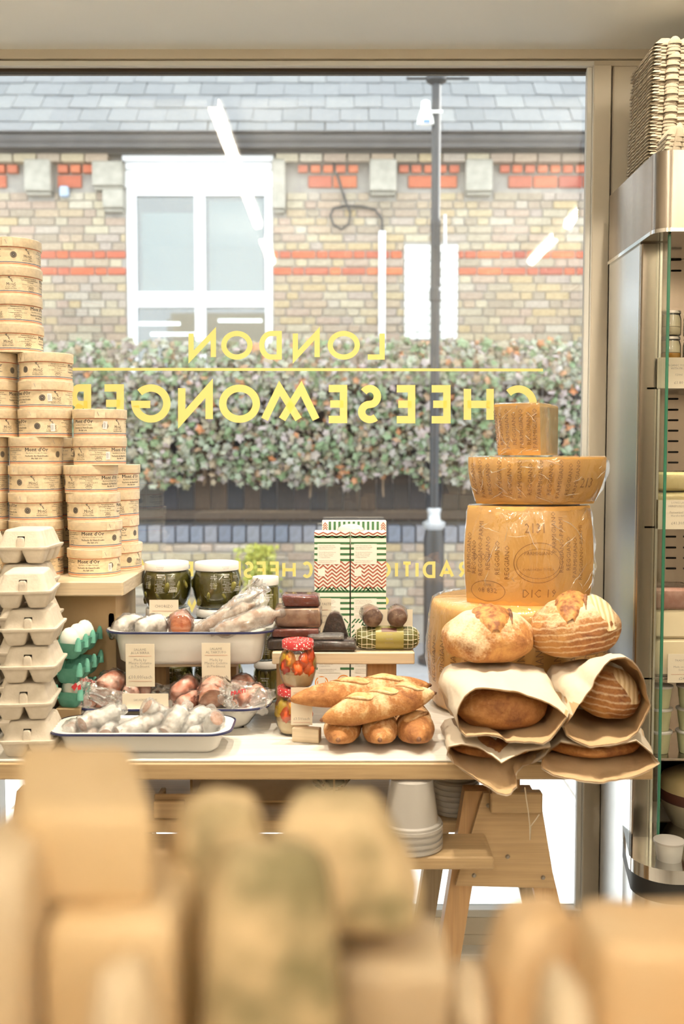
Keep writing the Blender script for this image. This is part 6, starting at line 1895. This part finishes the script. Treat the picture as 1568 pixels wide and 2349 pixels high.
# goods in the cabinet
M['yoghurt'] = plain('pale_yoghurt', (.82, .72, .48), .4, c2=(.86, .77, .55), scale=20)
M['compote'] = plain('orange_compote', (.72, .33, .05), .35, c2=(.78, .45, .10), scale=40)
M['berry'] = plain('brown_compote', (.36, .17, .06), .35, c2=(.46, .24, .09), scale=40)
M['foil'] = plain('foil_lid', (.70, .68, .64), .35, .8)
def yog(label, x, y, z, lower):
    t = thing('yoghurt_jar', label, 'yoghurt', (x, y, z), 0, 'glass yoghurt jars in the cabinet')
    P = [(0, .001), (.022, .001), (.0255, .004), (.0262, .02), (.0258, .040), (.022, .052), (.0215, .058)]
    shell(t, 'glass', P, 24, 'jar_glass')
    MB().lathe([(0, .003), (.0205, .003), (.0240, .006), (.0246, .021), (0, .022)], 20, cap0=False, cap1=False).build('fruit_layer', M[lower], t, 60)
    MB().lathe([(0, .0222), (.0246, .0222), (.0242, .038), (.0205, .049), (0, .050)], 20, cap0=False, cap1=False).build('yoghurt', M['yoghurt'], t, 60)
    b = MB(); n = 28
    b.loft([[((.0235 + (.0008 if q else 0) + .0007 * math.sin(j * 2.2)) * math.cos(2 * PI * j / n), (.0235 + .0007 * math.sin(j * 2.2)) * math.sin(2 * PI * j / n), zz) for j in range(n)] for q, zz in ((0, .0585), (1, .0525))], True, False)
    b.build('foil_lid', M['foil'], t, 60); return t
zy = SH['upper_shelf']
for c, (xc, nm) in enumerate(((1527, 'left'), (1584, 'right'))):
    for k, lw in enumerate(('compote', 'compote', 'yoghurt')):
        yog('small glass yoghurt jar, %s of the %s pile in the cabinet' % (('lowest', 'middle', 'topmost')[k], nm), xat(xc, 2.33), 2.33, zy + .0006 + k * .0592, lw)
def tick(label, x0, x1, y0, y1, Y, lines, rules=()):
    return card(label, x0, x1, y0, y1, Y, lines, rules)
card('white shelf ticket for yoghurt on the upper cabinet shelf', 1506, 1606, 820, 891, 2.2585, [("ORGANIC YOGURT", 841, 5, 0), ("WITH FRUIT", 848, 5, 0), ("120ml", 862, 5, 0), ("£1.80", 881, 7, 0)])
card('white shelf ticket below the yellow cheese on the middle shelf', 1508, 1606, 1147, 1214, 2.2585, [("LONG LANE", 1155, 5, 0), ("HEREFORDSHIRE", 1163, 5, 0), ("Pasteurised milk", 1177, 5, 0), ("Herefordshire", 1185, 5, 0), ("£41.30/kg", 1203, 7, 0)])
card('white shelf ticket with a dark line on the lower shelf', 1530, 1606, 1500, 1566, 2.2585, [("TRADITIONAL", 1516, 5, 0), ("Made on a farm in", 1531, 5, 0), ("Somerset", 1538, 5, 0), ("£24.00", 1559, 6.5, 0)], [(1546, 1538, 1600)])
def pack(label, x0, x1, y0, y1, z, d, mt, name='cheese_pack', cat='cheese', film=True, Y=2.275, seed=0):
    p0, p1 = at(x0, y1, Y), at(x1, y0, Y); w_, h = (p1.x - p0.x) / 2, p1.z - p0.z
    t = thing(name, label, cat, ((p0.x + p1.x) / 2, Y + d / 2, z), 0)
    b = MB(); b.box(-w_, w_, -d / 2, d / 2, 0, h, .006)
    for i, v in enumerate(b.v): b.v[i] = v + Vector((noise.noise(v * 20 + Vector((seed, 0, 0))), 0, noise.noise(v * 20 + Vector((0, seed, 5))) * (1 if v.z > h / 2 else 0))) * .004
    b.build('block', M[mt], t, 40)
    if film:
        b = MB(); b.loft([[(x, y, q * h + .0003 + (.0016 if q == 1 else 0)) for x, y in rrect(-w_ - e, w_ + e, -d / 2 - e, d / 2 + e, .007, 3)] for q, e in ((0, -.002), (.15, .003), (.5, .002), (.85, .003), (1, -.002))]); b.build('clear_wrap', M['film'], t, 180)
    return h
M['butter'] = plain('pale_yellow_cheese', (.80, .66, .28), .5, c2=(.84, .72, .36), scale=12)
M['pate'] = plain('pink_pate', (.42, .19, .13), .5, c2=(.50, .27, .20), scale=60)
M['cream_paper'] = plain('cream_wrapper', (.72, .62, .42), .8, c2=(.76, .67, .48), scale=6)
M['tub_green'] = plain('green_grey_tub', (.42, .42, .24), .5, c2=(.46, .46, .28), scale=8)
zm = SH['middle_shelf'] + .0006
h = pack('pale wrapped cheese block, lower on the middle cabinet shelf', 1494, 1600, 1128, 1205, zm, .12, 'butter', seed=1)
pack('yellow wrapped cheese block on top of the pale one', 1492, 1600, 1084, 1127, zm + h + .002, .11, 'butter', seed=2)
zl = SH['lower_shelf'] + .0006
h1 = pack('cream paper packet, lowest on the lower cabinet shelf', 1503, 1600, 1462, 1548, zl, .12, 'cream_paper', 'paper_packet', 'packet', False, seed=3)
h2_ = pack('cream paper packet lying on the lowest one', 1499, 1600, 1397, 1461, zl + h1 + .0012, .12, 'cream_paper', 'paper_packet', 'packet', False, seed=4)
pack('pink wrapped pate block on the paper packets', 1487, 1600, 1345, 1394, zl + h1 + h2_ + .003, .11, 'pate', 'pate_block', 'pate', True, seed=5)
def tub(label, x, y, z, r0, r1, h, mt='tub_green', grp='green-grey tubs in the cabinet'):
    t = thing('deli_tub', label, 'tub', (x, y, z), 0, grp)
    MB().lathe([(0, 0), (r0, 0), (r1, h - .004), (0, h - .004)], 26, cap0=False, cap1=False).build('tub', M[mt], t, 40)
    MB().lathe([(0, h - .0038), (r1 + .003, h - .0038), (r1 + .003, h), (r1 - .002, h + .001), (0, h + .001)], 26, cap0=False, cap1=False).build('lid', M['tub'], t, 40)
# stand shelf for the tubs over the big round cheese
zt0 = zat(1725, 2.30)
s_ = cbox('bottom_shelf', .69, 1.40, 2.25, bp_y - .002, zt0 - .006, zt0, 'steel', .001)
for c, (xc, nm) in enumerate(((1521, 'left'), (1589, 'right'))):
    for k in range(3):
        tub('green-grey lidded tub, %s of the %s pile in the cabinet' % (('lowest', 'middle', 'topmost')[k], nm), xat(xc, 2.30), 2.30, zt0 + .0006 + k * .0535, .021, .027, .0520)
wb = thing('round_cheese', 'big round pale cheese with a brown band at the bottom of the cabinet', 'cheese', (.865, 2.36, zb0 + .0006))
MB().lathe([(0, 0), (.045, 0), (.075, .05), (.098, .10)], 36, cap0=False, cap1=False).build('lower_rind', M['cream_paper'], wb, 60)
MB().lathe([(.0985, .100), (.101, .103), (.101, .122), (.0985, .125)], 36, cap0=False, cap1=False).build('brown_band', plain('dark_brown_band', (.10, .035, .02), .5), wb, 60)
MB().lathe([(.098, .1252), (.09, .150), (.06, .166), (0, .172)], 36, cap0=False, cap1=False).build('upper_rind', plain('ochre_rind', (.50, .38, .17), .7, c2=(.56, .44, .22), scale=12), wb, 60)
tub('white lidded tub standing at the foot of the cabinet glass', xat(1551, 2.14), 2.145, zb0 + .0006, .022, .031, .080, 'white_paint', 'white tub')
# pulp trays on top of the cabinet
M['pulp_tray'] = plain('tray_pulp', (.50, .42, .31), .95, c2=(.58, .50, .38), scale=50, bump=.4, bscale=220)
def tray_proto():
    t = thing('egg_tray', 'x', 'egg tray', (0, 0, 0), 0, 'pulp egg trays piled on the cabinet')
    b = MB(); n = 18; S = .30
    for off in (0.0,):
        v = []
        for i in range(n + 1):
            for j in range(n + 1):
                x, y = S * i / n, S * j / n
                ed = min(i, j, n - i, n - j)
                z = .018 + .012 * math.cos(2 * PI * (i - 1.5) / 3) * math.cos(2 * PI * (j - 1.5) / 3) if ed > 0 else .006
                v.append((x, y, z))
        b.add(v, [(i * (n + 1) + j, (i + 1) * (n + 1) + j, (i + 1) * (n + 1) + j + 1, i * (n + 1) + j + 1) for i in range(n) for j in range(n)])
    b.build('cups', M['pulp_tray'], t, 60)
    b = MB()
    def wav(o, z): 
        P = []
        for i in range(60):
            q = i / 60 * 4; s, f_ = int(q), q - int(q)
            x, y = ((f_ * S, 0), (S, f_ * S), (S - f_ * S, S), (0, S - f_ * S))[s]
            cx, cy_ = x - S / 2, y - S / 2; w_ = .0009 * math.sin(i * 2.1)
            L_ = max(abs(cx), abs(cy_)); k = (S / 2 + o + w_) / L_ if L_ else 1
            k2 = 1 - .06 * max(0, min(abs(cx), abs(cy_)) / L_ - .9) / .1
            P.append((S / 2 + cx * k * k2, S / 2 + cy_ * k * k2, z + .0005 * math.sin(i * 1.7)))
        return P
    b.loft([wav(-.012, .006), wav(.0, .0062), wav(.001, .0022), wav(-.010, .002)], False, False); b.build('rim', M['pulp_tray'], t, 60)
    b = MB(); b.lathe([(.0155, .001), (.015, .005), (.010, .014), (.005, .018), (0, .0185)], 12, c=(.042, -.010, 0), cap0=False, cap1=False); b.build('rim_bump', M['pulp_tray'], t, 60)
    return t
et = tray_proto()
n_t = 34; z0 = ZT + .001; pit = .0078
while z0 + n_t * pit + .028 > Z_SOFF - .002: n_t -= 1
for k in range(n_t):
    lab = 'grey pulp egg tray in the tall pile on top of the cabinet'
    o = et if k == 0 else copy_tree(et)
    q = k / n_t
    o.location = (xat(1429, 2.28) + .040 + .010 * q + random.uniform(-.0015, .0015), 2.272 + random.uniform(-.002, .002), z0 + k * pit)
    o.scale = (1, .6, 1)
    kk = n_t - k; sfx = 'th' if 10 < kk % 100 < 14 else {1: 'st', 2: 'nd', 3: 'rd'}.get(kk % 10, 'th')
    o['label'] = 'lowest grey pulp tray of the tall pile on the cabinet' if k == 0 else 'topmost grey pulp tray of the tall pile on the cabinet' if kk == 1 else 'grey pulp tray, %d%s from the top of the tall pile on the cabinet' % (kk, sfx)
    o.rotation_euler[2] = R(random.uniform(-.4, .4))
# thick papery wad in front of the trays
for k in range(4):
    o = copy_tree(et); o.scale = (.6, .24, 1.25); o.location = (xat(1506, 2.19) + .002 * k, 2.185, z0 + k * pit * 1.3)
    o['label'] = 'small pulp tray, %s of the low pile at the cabinet front' % ('lowest', 'second', 'third', 'topmost')[k]; o['group'] = 'pulp trays in the low pile'


# ------------------------------------------------------------------ foreground: cheeses on the counter right before the lens
M['cheddar'] = plain('ochre_cheese', (.64, .46, .25), .55, c2=(.72, .54, .32), scale=10)
M['old_rind'] = plain('mottled_rind', (.70, .54, .32), .8, c2=(.24, .20, .10), scale=24, pos=(.44, .66), bump=.5, bscale=50)
M['pale_rind'] = plain('pale_rind', (.68, .56, .40), .7, c2=(.60, .46, .29), scale=14)
M['orange_cheese'] = plain('orange_cheese', (.66, .43, .22), .5, c2=(.74, .55, .33), scale=14)
M['counter'] = plain('counter_top', (.50, .36, .20), .5, c2=(.56, .42, .25), scale=5)
CZ = 1.215
ctr = thing('cheese_counter', 'wooden counter right before the viewer carrying blurred cheeses', 'counter', (0, .24, 0))
b = MB(); b.box(-.7, .7, 0, .285, CZ - .03, CZ, .004); b.build('top', M['counter'], ctr)
b = MB(); b.box(-.68, .68, .02, .265, 0, CZ - .0302); b.build('body', M['counter'], ctr)
def chunk(name, label, x0, x1, yt, Y, d, z0, mt, seed, amp=.10, p=3.4, rot=0, shape=None, film=False, top=None):
    '''A rounded block of cheese, its front seen between those picture columns at depth Y, its top at row yt, standing at z0.'''
    a, c = xat(x0, Y), xat(x1, Y); zt_ = zat(yt, Y); h = zt_ - z0 - .001
    t = thing(name, label, 'cheese', ((a + c) / 2, Y + d / 2, z0 + .001), rot, 'blurred cheeses on the counter')
    for nm, e, m2 in (('cheese', 0, mt), ('plastic_wrap', .0012, 'film')):
        if nm != 'cheese' and not film: continue
        b = MB(); blob(b, (c - a) / 2 + e, d / 2 + e, h / 2 + e, 32, 22, amp, 1.6, p, None, seed, c=(0, 0, h / 2), m=None)
        if shape: b.v = [shape(v, (c - a) / 2, d / 2, h) for v in b.v]
        b.build(nm, M[m2], t, 180)
    return t
zt_ = zat(2098, .40)
chunk('yellow_cheese', 'thick ochre block of cheese at the lower left, under the wedge', 62, 400, 2118, .385, .085, CZ, 'cheddar', 1.0, .03, 9)
def wedge(v, a, c, h):
    q = (v.y + c) / (2 * c)                    # slants to the left with depth
    return Vector((v.x - q * a * 1.1, v.y, v.z))
chunk('pale_wedge', 'pale wedge of cheese lying on the ochre block at the left', 22, 352, 1862, .40, .10, zat(2095, .40), 'cheddar', 2.0, .02, 10, 0, wedge)
chunk('pale_block', 'pale block of cheese cut by the left edge of the picture', -160, 34, 1985, .37, .08, CZ, 'pale_rind', 3.0, .04, 6)
def peak(k, s):
    def g(v, a, c, h):
        q = max(0, v.z / h)
        return Vector((v.x * (1 - k * q) + s * a * q, v.y * (1 - .25 * q), v.z))
    return g
chunk('mottled_wheel', 'mottled grey-gold cheese with a rounded top, left of the two peaks', 325, 620, 1878, .44, .06, CZ, 'old_rind', 4.0, .08, 4.0, .15, peak(.20, .04))
chunk('mottled_wheel', 'mottled cheese with the steep right slope, right of the two peaks', 555, 1005, 1892, .43, .065, zat(2172, .43), 'old_rind', 5.3, .05, 6.0, -.12, peak(.52, -.10))
chunk('mottled_wheel', 'broad mottled cheese standing before the two peaks in the middle', 400, 800, 1985, .37, .05, CZ, 'old_rind', 6.1, .08, 4.2, .1, peak(.25, .04))
chunk('pale_block', 'flat pale cheese under the steep mottled one', 770, 1050, 2224, .43, .06, CZ, 'pale_rind', 7.7, .04, 7)
chunk('soft_cheese', 'small cream cheese at the bottom edge, left of the middle', 150, 330, 2270, .325, .04, CZ, 'pale_rind', 8.8, .10, 2.6)
chunk('orange_wedge', 'orange cheese wedge with a blunt tip at the lower right', 1108, 1480, 2150, .43, .06, CZ, 'orange_cheese', 9.1, .08, 3.6, .1, peak(.42, -.08))
chunk('pale_block', 'pale peach block of cheese at the right bottom corner', 1392, 1760, 2176, .39, .05, CZ, 'orange_cheese', 10.4, .02, 9)
chunk('pale_block', 'small pale cheese between the middle ones and the orange wedge', 1050, 1150, 2300, .42, .05, CZ, 'pale_rind', 11.2, .10, 3)
chunk('soft_cheese', 'small pale cheese before the orange wedge', 1270, 1410, 2312, .325, .04, CZ, 'pale_rind', 12.6, .08, 3)
